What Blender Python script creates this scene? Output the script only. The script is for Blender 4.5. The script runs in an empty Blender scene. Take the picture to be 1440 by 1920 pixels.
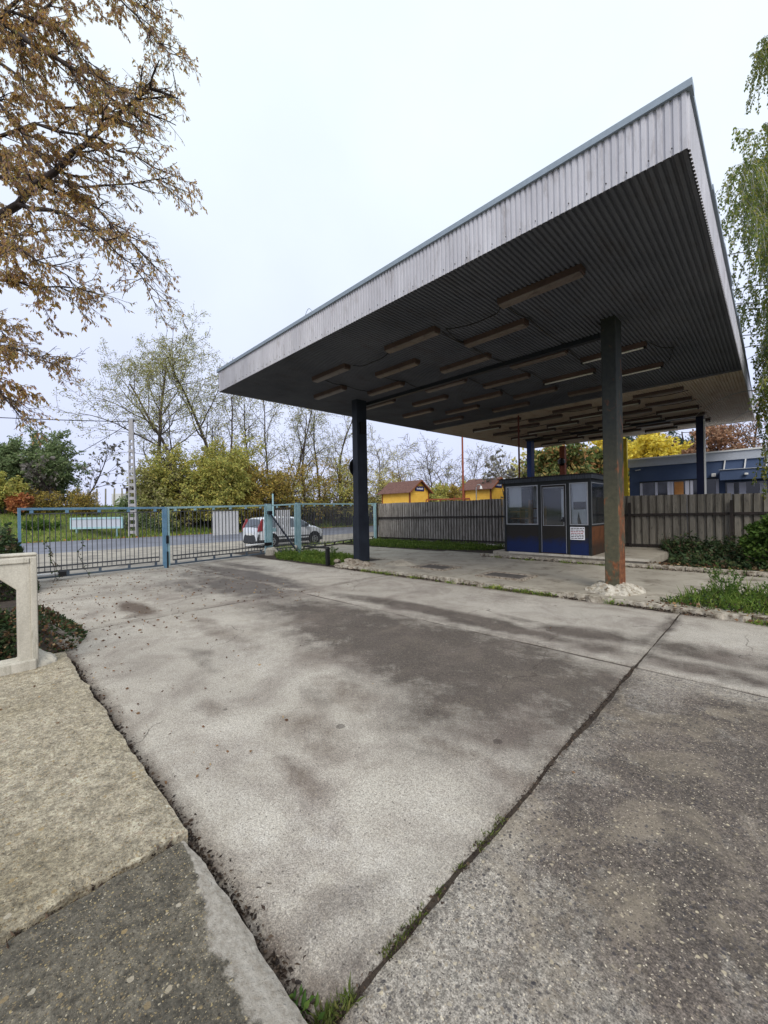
import bpy, math, random
import numpy as np
from mathutils import Vector, Matrix, noise

R = random.Random(11)
PI = math.pi
scene = bpy.context.scene
COL = scene.collection


def S(r, g, b):
    def f(c):
        c /= 255.0
        return c / 12.92 if c <= 0.04045 else ((c + 0.055) / 1.055) ** 2.4
    return (f(r), f(g), f(b), 1.0)


# ------------------------------------------------------------------ objects
def tag(o, label=None, cat=None, group=None, kind=None):
    if label: o['label'] = label
    if cat: o['category'] = cat
    if group: o['group'] = group
    if kind: o['kind'] = kind
    return o


def empty(name, loc, label=None, cat=None, group=None, rz=0.0, kind=None):
    o = bpy.data.objects.new(name, None)
    COL.objects.link(o)
    o.location = loc
    o.rotation_euler = (0, 0, rz)
    o.empty_display_size = 0.2
    return tag(o, label, cat, group, kind)


def dup(o, parent=None):
    c = o.copy()
    COL.objects.link(c)
    if parent is not None:
        c.parent = parent
    for ch in list(o.children):
        dup(ch, c)
    return c


def tubeframe(d):
    a = Vector((0, 0, 1)) if abs(d.z) < 0.9 else Vector((1, 0, 0))
    u = d.cross(a).normalized()
    return u, d.cross(u).normalized()


class MB:
    """collects geometry for ONE mesh object"""

    def __init__(s):
        s.v = []; s.f = []; s.m = []

    def add(s, vs, fs, mi=0):
        b = len(s.v)
        s.v.extend([tuple(q) for q in vs])
        for f in fs:
            s.f.append(tuple(b + i for i in f)); s.m.append(mi)

    def box(s, x0, x1, y0, y1, z0, z1, mi=0):
        vs = [(x0, y0, z0), (x1, y0, z0), (x1, y1, z0), (x0, y1, z0), (x0, y0, z1), (x1, y0, z1), (x1, y1, z1), (x0, y1, z1)]
        s.add(vs, [(3, 2, 1, 0), (4, 5, 6, 7), (0, 1, 5, 4), (1, 2, 6, 5), (2, 3, 7, 6), (3, 0, 4, 7)], mi)

    def beam(s, p0, p1, w, h, mi=0):
        p0 = Vector(p0); p1 = Vector(p1)
        d = (p1 - p0).normalized()
        if abs(d.z) < 0.9:
            u = d.cross(Vector((0, 0, 1))).normalized(); n = u.cross(d)
        else:
            hd = Vector((d.x, d.y, 0))
            u = Vector((1, 0, 0)); u = (u - d * u.dot(d)).normalized(); n = d.cross(u)
        vs = []
        for p in (p0, p1):
            for a, b in ((-1, -1), (1, -1), (1, 1), (-1, 1)):
                vs.append(p + u * a * w / 2 + n * b * h / 2)
        s.add(vs, [(3, 2, 1, 0), (4, 5, 6, 7), (0, 1, 5, 4), (1, 2, 6, 5), (2, 3, 7, 6), (3, 0, 4, 7)], mi)

    def tube(s, pts, rad, n=6, cap=True, mi=0):
        pts = [Vector(p) for p in pts]
        b = len(s.v)
        for i, p in enumerate(pts):
            d = (pts[min(i + 1, len(pts) - 1)] - pts[max(i - 1, 0)])
            d = d.normalized() if d.length > 1e-9 else Vector((0, 0, 1))
            u, w = tubeframe(d)
            r = rad[i] if isinstance(rad, (list, tuple)) else rad
            for k in range(n):
                a = 2 * PI * k / n
                q = p + u * math.cos(a) * r + w * math.sin(a) * r
                s.v.append((q.x, q.y, q.z))
        for i in range(len(pts) - 1):
            for k in range(n):
                k2 = (k + 1) % n
                s.f.append((b + i * n + k, b + i * n + k2, b + (i + 1) * n + k2, b + (i + 1) * n + k)); s.m.append(mi)
        if cap:
            s.f.append(tuple(b + k for k in reversed(range(n)))); s.m.append(mi)
            e = b + (len(pts) - 1) * n
            s.f.append(tuple(e + k for k in range(n))); s.m.append(mi)

    def disc(s, c, axis, r, t, n=24, mi=0):
        c = Vector(c); a = Vector(axis).normalized()
        s.tube([c - a * t / 2, c + a * t / 2], r, n, True, mi)

    def prism(s, poly, axis, a0, a1, mi=0):
        """poly: 2-D points, extruded along axis 'x' or 'y' or 'z'"""
        def P(q, a):
            return {'x': (a, q[0], q[1]), 'y': (q[0], a, q[1]), 'z': (q[0], q[1], a)}[axis]
        n = len(poly)
        vs = [P(q, a0) for q in poly] + [P(q, a1) for q in poly]
        fs = [tuple(reversed(range(n))), tuple(range(n, 2 * n))] + [(i, (i + 1) % n, n + (i + 1) % n, n + i) for i in range(n)]
        s.add(vs, fs, mi)

    def grid(s, P, nu, nv, mi=0):
        b = len(s.v)
        for i in range(nu + 1):
            for j in range(nv + 1):
                s.v.append(tuple(P(i / nu, j / nv)))
        for i in range(nu):
            for j in range(nv):
                q = b + i * (nv + 1) + j
                s.f.append((q, q + nv + 1, q + nv + 2, q + 1)); s.m.append(mi)

    def build(s, name, mats, parent=None, smooth=False, bevel=0.0, loc=None, fix=True):
        me = bpy.data.meshes.new(name)
        me.from_pydata(s.v, [], s.f)
        if not isinstance(mats, (list, tuple)): mats = [mats]
        for m in mats: me.materials.append(m)
        if len(mats) > 1:
            me.polygons.foreach_set('material_index', s.m)
        if smooth:
            me.polygons.foreach_set('use_smooth', [True] * len(s.f))
        me.update()
        if fix and len(s.f) < 30000:
            import bmesh
            bm = bmesh.new(); bm.from_mesh(me)
            bmesh.ops.recalc_face_normals(bm, faces=bm.faces)
            bm.to_mesh(me); bm.free()
        o = bpy.data.objects.new(name, me)
        COL.objects.link(o)
        if parent is not None: o.parent = parent
        if loc: o.location = loc
        if bevel:
            mod = o.modifiers.new('bevel', 'BEVEL'); mod.width = bevel; mod.segments = 2; mod.limit_method = 'ANGLE'
        return o


# ------------------------------------------------------------------ materials
class NT:
    def __init__(s, name):
        s.mat = bpy.data.materials.new(name); s.mat.use_nodes = True
        s.t = s.mat.node_tree; s.n = s.t.nodes
        s.bsdf = s.n['Principled BSDF']; s.out = s.n['Material Output']
        s.pos = s.n.new('ShaderNodeNewGeometry').outputs['Position']

    def lk(s, a, b): s.t.links.new(a, b)

    def put(s, v, sock):
        if hasattr(v, 'is_output'): s.lk(v, sock)
        else: sock.default_value = v

    def noise(s, scale, detail=6, rough=0.6, vec=None, dist=0.0):
        n = s.n.new('ShaderNodeTexNoise'); n.inputs['Scale'].default_value = scale
        n.inputs['Detail'].default_value = detail; n.inputs['Roughness'].default_value = rough
        n.inputs['Distortion'].default_value = dist
        s.lk(vec or s.pos, n.inputs['Vector']); return n.outputs['Fac']

    def vor(s, scale, feature='F1', vec=None, rnd=1.0):
        n = s.n.new('ShaderNodeTexVoronoi'); n.feature = feature; n.inputs['Scale'].default_value = scale
        n.inputs['Randomness'].default_value = rnd
        s.lk(vec or s.pos, n.inputs['Vector']); return n

    def ramp(s, fac, stops, interp='LINEAR'):
        n = s.n.new('ShaderNodeValToRGB'); n.color_ramp.interpolation = interp
        e = n.color_ramp.elements
        while len(e) < len(stops): e.new(0.5)
        for el, (p, c) in zip(e, stops):
            el.position = p
            el.color = c if hasattr(c, '__len__') else (c, c, c, 1)
        s.put(fac, n.inputs['Fac']); return n.outputs['Color']

    def mix(s, fac, a, b, mode='MIX'):
        n = s.n.new('ShaderNodeMix'); n.data_type = 'RGBA'; n.blend_type = mode
        s.put(fac, n.inputs[0]); s.put(a, n.inputs[6]); s.put(b, n.inputs[7]); return n.outputs[2]

    def math(s, op, a, b=0.0, clamp=False):
        n = s.n.new('ShaderNodeMath'); n.operation = op; n.use_clamp = clamp
        s.put(a, n.inputs[0]); s.put(b, n.inputs[1]); return n.outputs[0]

    def attr(s, name):
        n = s.n.new('ShaderNodeAttribute'); n.attribute_name = name; return n.outputs['Fac']

    def sep(s, v=None):
        n = s.n.new('ShaderNodeSeparateXYZ'); s.lk(v or s.pos, n.inputs[0]); return n.outputs

    def mapv(s, sc, vec=None):
        n = s.n.new('ShaderNodeVectorMath'); n.operation = 'MULTIPLY'; s.lk(vec or s.pos, n.inputs[0]); n.inputs[1].default_value = sc
        return n.outputs[0]

    def bump(s, h, strength=0.3, dist=0.01):
        n = s.n.new('ShaderNodeBump'); n.inputs['Strength'].default_value = strength; n.inputs['Distance'].default_value = dist
        s.put(h, n.inputs['Height']); s.lk(n.outputs[0], s.bsdf.inputs['Normal']); return n

    def fin(s, color, rough=0.8, metal=0.0, spec=0.3):
        s.put(color, s.bsdf.inputs['Base Color']); s.put(rough, s.bsdf.inputs['Roughness'])
        s.bsdf.inputs['Metallic'].default_value = metal
        s.bsdf.inputs['Specular IOR Level'].default_value = spec
        return s.mat


def weathered(name, c0, c1, scale=3.0, rough=0.8, metal=0.0, bump=0.15, bs=40, dirt=None, dirt_amt=0.45, streak=False, spec=0.3):
    t = NT(name)
    vec = t.mapv((1, 1, 0.15)) if streak else t.pos
    a = t.noise(scale, 8, 0.65, vec)
    col = t.ramp(a, [(0.3, c0), (0.7, c1)])
    if dirt:
        b = t.noise(scale * 1.7, 10, 0.72, t.mapv((1, 1, 0.3)) if streak else None, 0.4)
        col = t.mix(t.ramp(b, [(dirt_amt, 0.0), (dirt_amt + 0.17, 1.0)]), col, dirt)
    f = t.noise(bs * 3, 4)
    col = t.mix(0.35, col, t.ramp(f, [(0.25, 0.25), (0.75, 0.75)]), 'OVERLAY')
    t.bump(t.noise(bs, 6), bump, 0.01)
    r = t.math('ADD', t.math('MULTIPLY', a, 0.25), rough - 0.12, True)
    return t.fin(col, r, metal, spec)


def leafmat(name, cols, trans=0.35, rough=0.6, gain=1.3):
    t = NT(name)
    g = t.n.new('ShaderNodeNewGeometry')
    n = len(cols)
    cols = [tuple(min(.8, c * gain) for c in q[:3]) + (1,) for q in cols]
    col = t.ramp(g.outputs['Random Per Island'], [((i + 0.5) / n, c) for i, c in enumerate(cols)])
    v = t.noise(1.3, 4)
    col = t.mix(0.5, col, t.ramp(v, [(0.3, 0.3), (0.7, 0.7)]), 'OVERLAY')
    t.fin(col, rough, 0, 0.25)
    tr = t.n.new('ShaderNodeBsdfTranslucent'); t.put(col, tr.inputs['Color'])
    mx = t.n.new('ShaderNodeMixShader'); mx.inputs[0].default_value = trans
    t.lk(t.bsdf.outputs[0], mx.inputs[1]); t.lk(tr.outputs[0], mx.inputs[2]); t.lk(mx.outputs[0], t.out.inputs['Surface'])
    return t.mat


M = {}


def drive_material():
    t = NT('concrete_drive')
    big = t.noise(0.55, 8, 0.62)
    mid = t.noise(3.2, 9, 0.68)
    fine = t.noise(26, 8, 0.7)
    stain = t.attr('stain'); pale = t.attr('pale'); brown = t.attr('brown'); agg = t.attr('agg')
    col = t.ramp(big, [(0.3, S(160, 153, 142)), (0.7, S(192, 184, 171))])
    col = t.mix(t.ramp(mid, [(0.44, 0.0), (0.72, 0.5)]), col, S(150, 141, 130))
    pn = t.math('MULTIPLY', pale, t.ramp(t.noise(9, 9, 0.75), [(0.4, 0.0), (0.6, 1.0)]), True)
    col = t.mix(t.math('MULTIPLY', pn, 0.75), col, S(194, 187, 177))
    warp = t.math('ADD', t.math('MULTIPLY', t.math('SUBTRACT', mid, 0.5), 2.0), t.math('MULTIPLY', t.math('SUBTRACT', fine, 0.5), 1.0))
    sf = t.ramp(t.math('ADD', stain, t.math('MULTIPLY', warp, t.math('ADD', stain, 0.15))), [(0.08, 0.0), (0.75, 0.92)])
    col = t.mix(sf, col, t.ramp(fine, [(0.3, S(58, 52, 48)), (0.7, S(92, 82, 74))]))
    bf = t.ramp(t.math('ADD', brown, t.math('MULTIPLY', warp, t.math('ADD', brown, 0.1))), [(0.12, 0.0), (0.7, 0.9)])
    col = t.mix(bf, col, S(82, 66, 54))
    # broad pinkish-brown weathering of the cast surface
    w1 = t.noise(1.25, 10, 0.68, None, 0.5)
    col = t.mix(t.ramp(w1, [(0.46, 0.0), (0.66, 0.6)]), col, S(118, 107, 99))
    # sand grain and aggregate: small stones of their own colour in the worn surface
    wv = t.n.new('ShaderNodeTexNoise'); wv.inputs['Scale'].default_value = 70; wv.inputs['Detail'].default_value = 3
    t.lk(t.pos, wv.inputs['Vector'])
    ws = t.n.new('ShaderNodeVectorMath'); ws.operation = 'MULTIPLY_ADD'
    t.lk(wv.outputs['Color'], ws.inputs[0]); ws.inputs[1].default_value = (.014, .014, .014); t.lk(t.pos, ws.inputs[2])
    wp = ws.outputs[0]
    g1 = t.noise(150, 5, 0.75); g2 = t.noise(75, 6, 0.7)
    col = t.mix(0.8, col, t.ramp(g1, [(0.28, 0.18), (0.5, 0.5), (0.72, 0.8)]), 'OVERLAY')
    col = t.mix(t.math('ADD', 0.45, t.math('MULTIPLY', agg, 0.3)), col, t.ramp(g2, [(0.3, 0.15), (0.5, 0.5), (0.7, 0.85)]), 'OVERLAY')
    g4 = t.noise(34, 7, 0.75)
    col = t.mix(t.math('MULTIPLY', agg, 0.8), col, t.ramp(g4, [(0.32, 0.12), (0.5, 0.48), (0.68, 0.88)]), 'OVERLAY')
    wr = t.ramp(t.noise(1.7, 9, 0.7, None, 0.8), [(0.5, 0.0), (0.62, 1.0)])
    col = t.mix(t.math('MULTIPLY', t.math('MULTIPLY', wr, agg), 0.55), col, S(150, 138, 120))
    v1 = t.vor(110, 'F1', wp); v2 = t.vor(46, 'F1', wp)
    x1 = t.sep(v1.outputs['Color'])
    st1 = t.math('MULTIPLY', t.ramp(v1.outputs['Distance'], [(0.28, 1.0), (0.42, 0.0)]), t.math('GREATER_THAN', x1[0], 0.5))
    st1 = t.math('MULTIPLY', st1, t.math('ADD', 0.25, t.math('MULTIPLY', agg, 0.7)))
    col = t.mix(st1, col, t.ramp(x1[1], [(0.0, S(58, 54, 56)), (0.4, S(96, 88, 82)), (0.7, S(150, 136, 118)), (1.0, S(212, 200, 178))]))
    sx = t.sep(v2.outputs['Color'])
    stone = t.math('MULTIPLY', t.ramp(v2.outputs['Distance'], [(0.24, 1.0), (0.40, 0.0)]), t.math('GREATER_THAN', sx[0], 0.4))
    stone = t.math('MULTIPLY', t.math('MULTIPLY', stone, agg), t.ramp(t.noise(3.5, 6), [(0.36, 0.2), (0.55, 1.0)]))
    col = t.mix(t.math('MULTIPLY', stone, 0.92), col, t.ramp(sx[1], [(0.0, S(50, 49, 54)), (0.55, S(80, 76, 76)), (0.8, S(120, 108, 92)), (1.0, S(200, 186, 158))]))
    # oil drips with hard edges and a few hairline cracks
    od = t.vor(3.1, 'F1', wp); ox = t.sep(od.outputs['Color'])
    oe = t.math('ADD', od.outputs['Distance'], t.math('MULTIPLY', t.math('SUBTRACT', t.noise(22, 6, 0.7), 0.5), 0.09))
    oil = t.math('MULTIPLY', t.math('LESS_THAN', oe, t.math('MULTIPLY', ox[1], 0.12)), t.math('GREATER_THAN', ox[0], 0.72))
    col = t.mix(t.math('MULTIPLY', oil, 0.55), col, S(58, 50, 46))
    cw = t.n.new('ShaderNodeTexNoise'); cw.inputs['Scale'].default_value = 2.4; cw.inputs['Detail'].default_value = 8
    t.lk(t.pos, cw.inputs['Vector'])
    cs = t.n.new('ShaderNodeVectorMath'); cs.operation = 'MULTIPLY_ADD'
    t.lk(cw.outputs['Color'], cs.inputs[0]); cs.inputs[1].default_value = (.5, .5, .5); t.lk(t.pos, cs.inputs[2])
    ce = t.vor(0.42, 'DISTANCE_TO_EDGE', cs.outputs[0])
    crk = t.math('MULTIPLY', t.math('LESS_THAN', ce.outputs['Distance'], 0.0022), t.ramp(t.noise(0.6, 3), [(0.5, 0.0), (0.56, 1.0)]))
    col = t.mix(t.math('MULTIPLY', crk, 0.7), col, S(70, 62, 56))
    pit = t.ramp(t.noise(60, 3, 0.5), [(0.29, 1.0), (0.35, 0.0)])
    col = t.mix(t.math('MULTIPLY', pit, 0.7), col, S(60, 54, 50))
    h = t.math('ADD', t.math('MULTIPLY', v1.outputs['Distance'], 0.5), t.math('ADD', fine, t.math('MULTIPLY', t.noise(140, 4, 0.7), 0.7)))
    h = t.math('SUBTRACT', h, t.math('MULTIPLY', pit, 0.5))
    t.bump(h, 0.55, 0.006)
    r = t.math('SUBTRACT', 0.92, t.math('MULTIPLY', t.attr('wet'), 0.5))
    return t.fin(col, r, 0, 0.3)


def pebble_material(name, dark):
    t = NT(name)
    big = t.noise(2.2, 8, 0.7); mid = t.noise(14, 8, 0.7)
    rim = t.attr('rim')
    if dark:
        col = t.ramp(big, [(0.3, S(88, 84, 75)), (0.7, S(136, 128, 112))])
    else:
        col = t.ramp(big, [(0.3, S(158, 147, 126)), (0.7, S(206, 195, 172))])
        gm = t.ramp(t.noise(1.1, 6, 0.6), [(0.5, 0.0), (0.68, 0.75)])
        col = t.mix(gm, col, S(136, 124, 96))
    col = t.mix(0.6, col, t.ramp(mid, [(0.3, 0.2), (0.7, 0.8)]), 'OVERLAY')
    gr = t.noise(60, 8, 0.75)
    g3 = t.noise(24, 8, 0.72)
    col = t.mix(0.7, col, t.ramp(g3, [(0.3, 0.12), (0.5, 0.5), (0.7, 0.85)]), 'OVERLAY')
    col = t.mix(0.85, col, t.ramp(gr, [(0.3, 0.08), (0.5, 0.5), (0.7, 0.9)]), 'OVERLAY')
    wv = t.n.new('ShaderNodeTexNoise'); wv.inputs['Scale'].default_value = 60; wv.inputs['Detail'].default_value = 3
    t.lk(t.pos, wv.inputs['Vector'])
    ws = t.n.new('ShaderNodeVectorMath'); ws.operation = 'MULTIPLY_ADD'
    t.lk(wv.outputs['Color'], ws.inputs[0]); ws.inputs[1].default_value = (.012, .012, .012); t.lk(t.pos, ws.inputs[2])
    wp = ws.outputs[0]
    e = t.vor(165, 'F1', wp); ex = t.sep(e.outputs['Color'])
    es = t.math('MULTIPLY', t.math('LESS_THAN', e.outputs['Distance'], 0.36), t.math('GREATER_THAN', ex[0], 0.5))
    col = t.mix(t.math('MULTIPLY', es, 0.8), col, t.ramp(ex[1], [(0.0, S(60, 56, 50)), (0.4, S(120, 108, 88)), (1.0, S(196, 180, 146))]))
    d = t.vor(88 if dark else 95, 'F1', wp)
    sx = t.sep(d.outputs['Color'])
    sz = t.math('MULTIPLY', sx[2], 0.34)
    inside = t.math('LESS_THAN', d.outputs['Distance'], t.math('ADD', sz, 0.16))
    show = t.math('GREATER_THAN', sx[0], 0.28 if dark else 0.25)
    st = t.math('MULTIPLY', inside, show)
    if dark:
        sc = t.ramp(sx[1], [(0.0, S(66, 62, 58)), (0.35, S(118, 106, 88)), (0.6, S(160, 142, 108)), (0.85, S(190, 170, 124)), (1.0, S(214, 206, 188))])
    else:
        sc = t.ramp(sx[1], [(0.0, S(108, 92, 70)), (0.35, S(150, 130, 98)), (0.7, S(192, 170, 128)), (1.0, S(216, 204, 178))])
    col = t.mix(t.math('MULTIPLY', st, 1.0 if dark else 0.8), col, sc)
    d2 = t.vor(26, 'F1', wp)
    s2 = t.sep(d2.outputs['Color'])
    st2 = t.math('MULTIPLY', t.math('LESS_THAN', d2.outputs['Distance'], 0.3), t.math('GREATER_THAN', s2[0], 0.86))
    col = t.mix(t.math('MULTIPLY', st2, 0.8), col, t.ramp(s2[1], [(0.0, S(120, 112, 100)), (0.6, S(186, 160, 112)), (1.0, S(210, 200, 180))]))
    rf = t.ramp(t.math('ADD', rim, t.math('MULTIPLY', t.math('SUBTRACT', mid, 0.5), 0.9)), [(0.42, 0.0), (0.55, 1.0)])
    col = t.mix(rf, col, t.ramp(t.noise(40, 6), [(0.3, S(160, 150, 136)), (0.7, S(205, 198, 186))]))
    h = t.math('ADD', t.math('MULTIPLY', st, t.math('SUBTRACT', 0.5, d.outputs['Distance'])), t.math('MULTIPLY', gr, 1.4))
    t.bump(h, 1.0, 0.014)
    return t.fin(col, 0.88, 0, 0.3)


def glass_material():
    t = NT('window_glass')
    t.n.remove(t.bsdf)
    tr = t.n.new('ShaderNodeBsdfTransparent'); tr.inputs[0].default_value = (0.93, 0.95, 0.96, 1)
    gl = t.n.new('ShaderNodeBsdfGlossy'); gl.inputs['Roughness'].default_value = 0.06; gl.inputs[0].default_value = (0.9, 0.92, 0.95, 1)
    df = t.n.new('ShaderNodeBsdfDiffuse'); df.inputs[0].default_value = S(150, 152, 150)
    fr = t.n.new('ShaderNodeFresnel'); fr.inputs[0].default_value = 1.5
    m1 = t.n.new('ShaderNodeMixShader'); t.lk(fr.outputs[0], m1.inputs[0]); t.lk(tr.outputs[0], m1.inputs[1]); t.lk(gl.outputs[0], m1.inputs[2])
    m2 = t.n.new('ShaderNodeMixShader')
    dn = t.ramp(t.noise(3.0, 8, 0.7, t.mapv((1, 1, 0.35))), [(0.35, 0.02), (0.75, 0.10)])
    t.put(dn, m2.inputs[0]); t.lk(m1.outputs[0], m2.inputs[1]); t.lk(df.outputs[0], m2.inputs[2])
    t.lk(m2.outputs[0], t.out.inputs['Surface'])
    return t.mat


def plain(name, c, rough=0.5, metal=0.0, spec=0.4):
    t = NT(name)
    f = t.noise(18, 6)
    col = t.mix(0.2, c, t.ramp(f, [(0.3, 0.3), (0.7, 0.7)]), 'OVERLAY')
    return t.fin(col, rough, metal, spec)


def paint_split(name, low, high, z, rustc, amt):
    """a painted panel: lower band of one paint, upper band of older darker paint, rust patches"""
    t = NT(name)
    zz = t.math('ADD', t.sep()[2], t.math('MULTIPLY', t.math('SUBTRACT', t.noise(5, 8, .7), 0.5), 0.5))
    col = t.mix(t.ramp(t.math('SUBTRACT', zz, z - 0.5), [(0.38, 0.0), (0.62, 1.0)]), low, high)
    rn = t.noise(4.5, 9, 0.72, t.mapv((1, 1, 0.5)))
    col = t.mix(t.ramp(rn, [(amt, 0.0), (amt + 0.14, 1.0)]), col, rustc)
    t.bump(t.noise(50, 6), 0.1, 0.01)
    return t.fin(col, 0.6, 0, 0.3)


def rusty_pillar():
    t = NT('rusty_pillar_steel')
    z = t.sep()[2]
    n = t.noise(5, 10, 0.72, t.mapv((1, 1, 0.55)), 0.3)
    n2 = t.noise(11, 9, 0.7)
    col = t.ramp(n2, [(0.3, S(34, 38, 40)), (0.7, S(52, 55, 50))])
    low = t.ramp(t.math('DIVIDE', z, 5.0), [(0.30, 1.0), (0.62, 0.0)])
    col = t.mix(t.math('MULTIPLY', low, 0.9), col, t.ramp(n2, [(0.3, S(64, 64, 50)), (0.7, S(92, 88, 68))]))
    # east flange has lost its paint: thicker rust there and towards the foot
    side = t.sep(t.n.new('ShaderNodeNewGeometry').outputs['Normal'])[0]
    sidef = t.math('MULTIPLY', t.ramp(side, [(0.5, 0.0), (0.8, 1.0)]), t.ramp(t.math('DIVIDE', z, 5.0), [(0.3, 0.9), (0.8, 0.15)]))
    foot = t.ramp(z, [(0.35, 0.22), (1.0, 0.0)])
    f = t.math('ADD', t.math('ADD', n, t.math('MULTIPLY', sidef, 0.15)), t.math('MULTIPLY', foot, 0.6))
    col = t.mix(t.ramp(f, [(0.60, 0.0), (0.70, 1.0)]), col, t.ramp(n2, [(0.3, S(74, 42, 26)), (0.5, S(120, 72, 44)), (0.75, S(162, 112, 76))]))
    col = t.mix(t.ramp(t.noise(6, 9, 0.75), [(0.62, 0.0), (0.66, 1.0)]), col, S(26, 22, 20))
    t.bump(t.math('ADD', n, n2), 0.35, 0.01)
    return t.fin(col, 0.75, 0, 0.3)


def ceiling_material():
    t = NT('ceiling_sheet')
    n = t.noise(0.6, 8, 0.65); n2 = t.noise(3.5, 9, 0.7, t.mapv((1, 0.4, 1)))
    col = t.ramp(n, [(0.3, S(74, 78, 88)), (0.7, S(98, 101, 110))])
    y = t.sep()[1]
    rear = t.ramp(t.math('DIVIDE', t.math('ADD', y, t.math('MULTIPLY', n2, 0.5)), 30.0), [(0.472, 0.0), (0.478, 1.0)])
    col = t.mix(rear, col, t.ramp(n2, [(0.3, S(176, 152, 130)), (0.7, S(226, 216, 202))]))  # rear half: brown staining, plus paler colour painted in for skylight from behind
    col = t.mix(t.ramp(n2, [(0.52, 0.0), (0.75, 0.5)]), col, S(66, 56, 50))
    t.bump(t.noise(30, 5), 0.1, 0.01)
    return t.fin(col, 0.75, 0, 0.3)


def make_materials():
    M['drive'] = drive_material()
    M['peb_dark'] = pebble_material('dark_pebble_slab', True)
    M['peb_tan'] = pebble_material('tan_pebble_slab', False)
    M['island'] = weathered('island_concrete', S(150, 142, 128), S(182, 174, 158), 1.2, 0.9, 0, 0.4, 30, S(112, 102, 88), 0.52)
    M['kerb'] = weathered('whitewashed_kerb', S(150, 142, 126), S(198, 190, 174), 5, 0.9, 0, 0.7, 25, S(98, 86, 70), 0.46)
    M['soil'] = weathered('dark_soil', S(48, 41, 36), S(76, 66, 56), 5, 0.95, 0, 1.0, 30, S(40, 33, 28), 0.5)
    M['shoulder'] = weathered('cracked_shoulder', S(136, 130, 122), S(176, 168, 154), 0.8, 0.9, 0, 0.3, 20, S(104, 98, 94), 0.5)
    M['asphalt'] = weathered('asphalt', S(104, 106, 116), S(128, 130, 140), 0.35, 0.85, 0, 0.2, 40, S(90, 90, 96), 0.55)
    M['earth'] = weathered('grassy_earth', S(66, 76, 36), S(104, 112, 56), 0.4, 0.95, 0, 0.8, 6, S(110, 92, 60), 0.58)
    M['concrete_old'] = weathered('old_concrete', S(170, 164, 150), S(205, 199, 184), 5, 0.9, 0, 0.5, 30, S(120, 118, 100), 0.56, True)
    M['pole_conc'] = weathered('pole_concrete', S(140, 138, 140), S(172, 170, 170), 2, 0.9, 0, 0.2, 20)
    t = NT('fascia_sheet')
    n = t.noise(2.0, 8, 0.65, t.mapv((1, 1, 0.2)))
    col = t.ramp(n, [(0.3, S(172, 171, 178)), (0.7, S(204, 203, 209))])
    col = t.mix(t.ramp(t.noise(7, 9, 0.75, t.mapv((1, 1, 0.25))), [(0.52, 0.0), (0.74, 0.75)]), col, S(126, 118, 114))
    t.bump(t.noise(40, 5), 0.08, 0.01)
    M['fascia'] = t.fin(col, 0.6, 0, 0.3)
    M['flashing'] = plain('zinc_flashing', S(140, 152, 164), 0.55, 0.1)
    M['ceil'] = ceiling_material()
    M['pillar_rust'] = rusty_pillar()
    M['pillar_dark'] = weathered('dark_painted_steel', S(30, 34, 44), S(46, 52, 62), 2, 0.5, 0, 0.15, 30, S(62, 58, 44), 0.66)
    M['pillar_blue'] = weathered('blue_painted_steel', S(24, 50, 104), S(36, 66, 126), 2, 0.5, 0, 0.1, 30)
    M['pillar_navy'] = weathered('navy_painted_steel', S(14, 20, 44), S(22, 30, 62), 2, 0.5, 0, 0.1, 30)
    M['beam'] = plain('dark_beam_paint', S(34, 38, 46), 0.5)
    M['lampbody'] = weathered('brown_lamp_body', S(66, 50, 48), S(86, 68, 62), 3, 0.6, 0, 0.1, 30)
    M['lampdiff'] = weathered('dusty_lamp_diffuser', S(96, 86, 82), S(118, 108, 102), 3, 0.4, 0, 0.05, 30, S(74, 64, 60), 0.52)
    M['tube'] = plain('white_tube', S(214, 212, 206), 0.3)
    M['cable'] = plain('black_cable', S(24, 22, 22), 0.5)
    M['fence'] = weathered('grey_fence_sheet', S(104, 98, 92), S(176, 170, 162), 9, 0.75, 0, 0.15, 30, S(58, 50, 45), 0.54, True)
    M['fence2'] = weathered('olive_fence_sheet', S(100, 95, 85), S(146, 140, 128), 7, 0.75, 0, 0.15, 30, S(54, 50, 42), 0.54, True)
    M['rail_dark'] = weathered('dark_rail_steel', S(38, 34, 32), S(58, 50, 46), 5, 0.7)
    M['gate_blue'] = weathered('faded_blue_paint', S(136, 172, 180), S(166, 196, 200), 4, 0.55, 0, 0.1, 40, S(108, 112, 110), 0.6)
    M['gate_strong'] = weathered('blue_gate_paint', S(92, 128, 156), S(120, 156, 178), 4, 0.5, 0, 0.1, 40, S(90, 96, 100), 0.6)
    M['gate_bar'] = weathered('grey_bar_paint', S(60, 62, 68), S(92, 94, 96), 8, 0.6, 0, 0.1, 40, S(80, 60, 46), 0.62)
    M['gate_low'] = weathered('grey_blue_rail_paint', S(70, 80, 92), S(92, 104, 114), 6, 0.6, 0, 0.1, 40)
    M['black'] = plain('black_plastic', S(22, 22, 24), 0.45)
    M['white'] = plain('white_paint', S(226, 226, 224), 0.5)
    M['panel_white'] = weathered('white_board', S(234, 236, 240), S(244, 245, 248), 2, 0.5)
    M['booth_blue'] = paint_split('booth_paint', S(18, 36, 80), S(38, 35, 30), 0.66, S(28, 24, 22), 0.60)
    M['booth_rust'] = paint_split('booth_side_paint', S(58, 46, 38), S(108, 68, 42), 0.62, S(74, 46, 30), 0.50)
    M['booth_frame'] = weathered('dark_booth_frame', S(24, 28, 30), S(40, 43, 41), 4, 0.5, 0, 0.1, 30, S(56, 58, 44), 0.62)
    M['booth_roof'] = weathered('booth_roof_edge', S(46, 50, 56), S(76, 80, 86), 4, 0.5, 0, 0.1)
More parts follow.
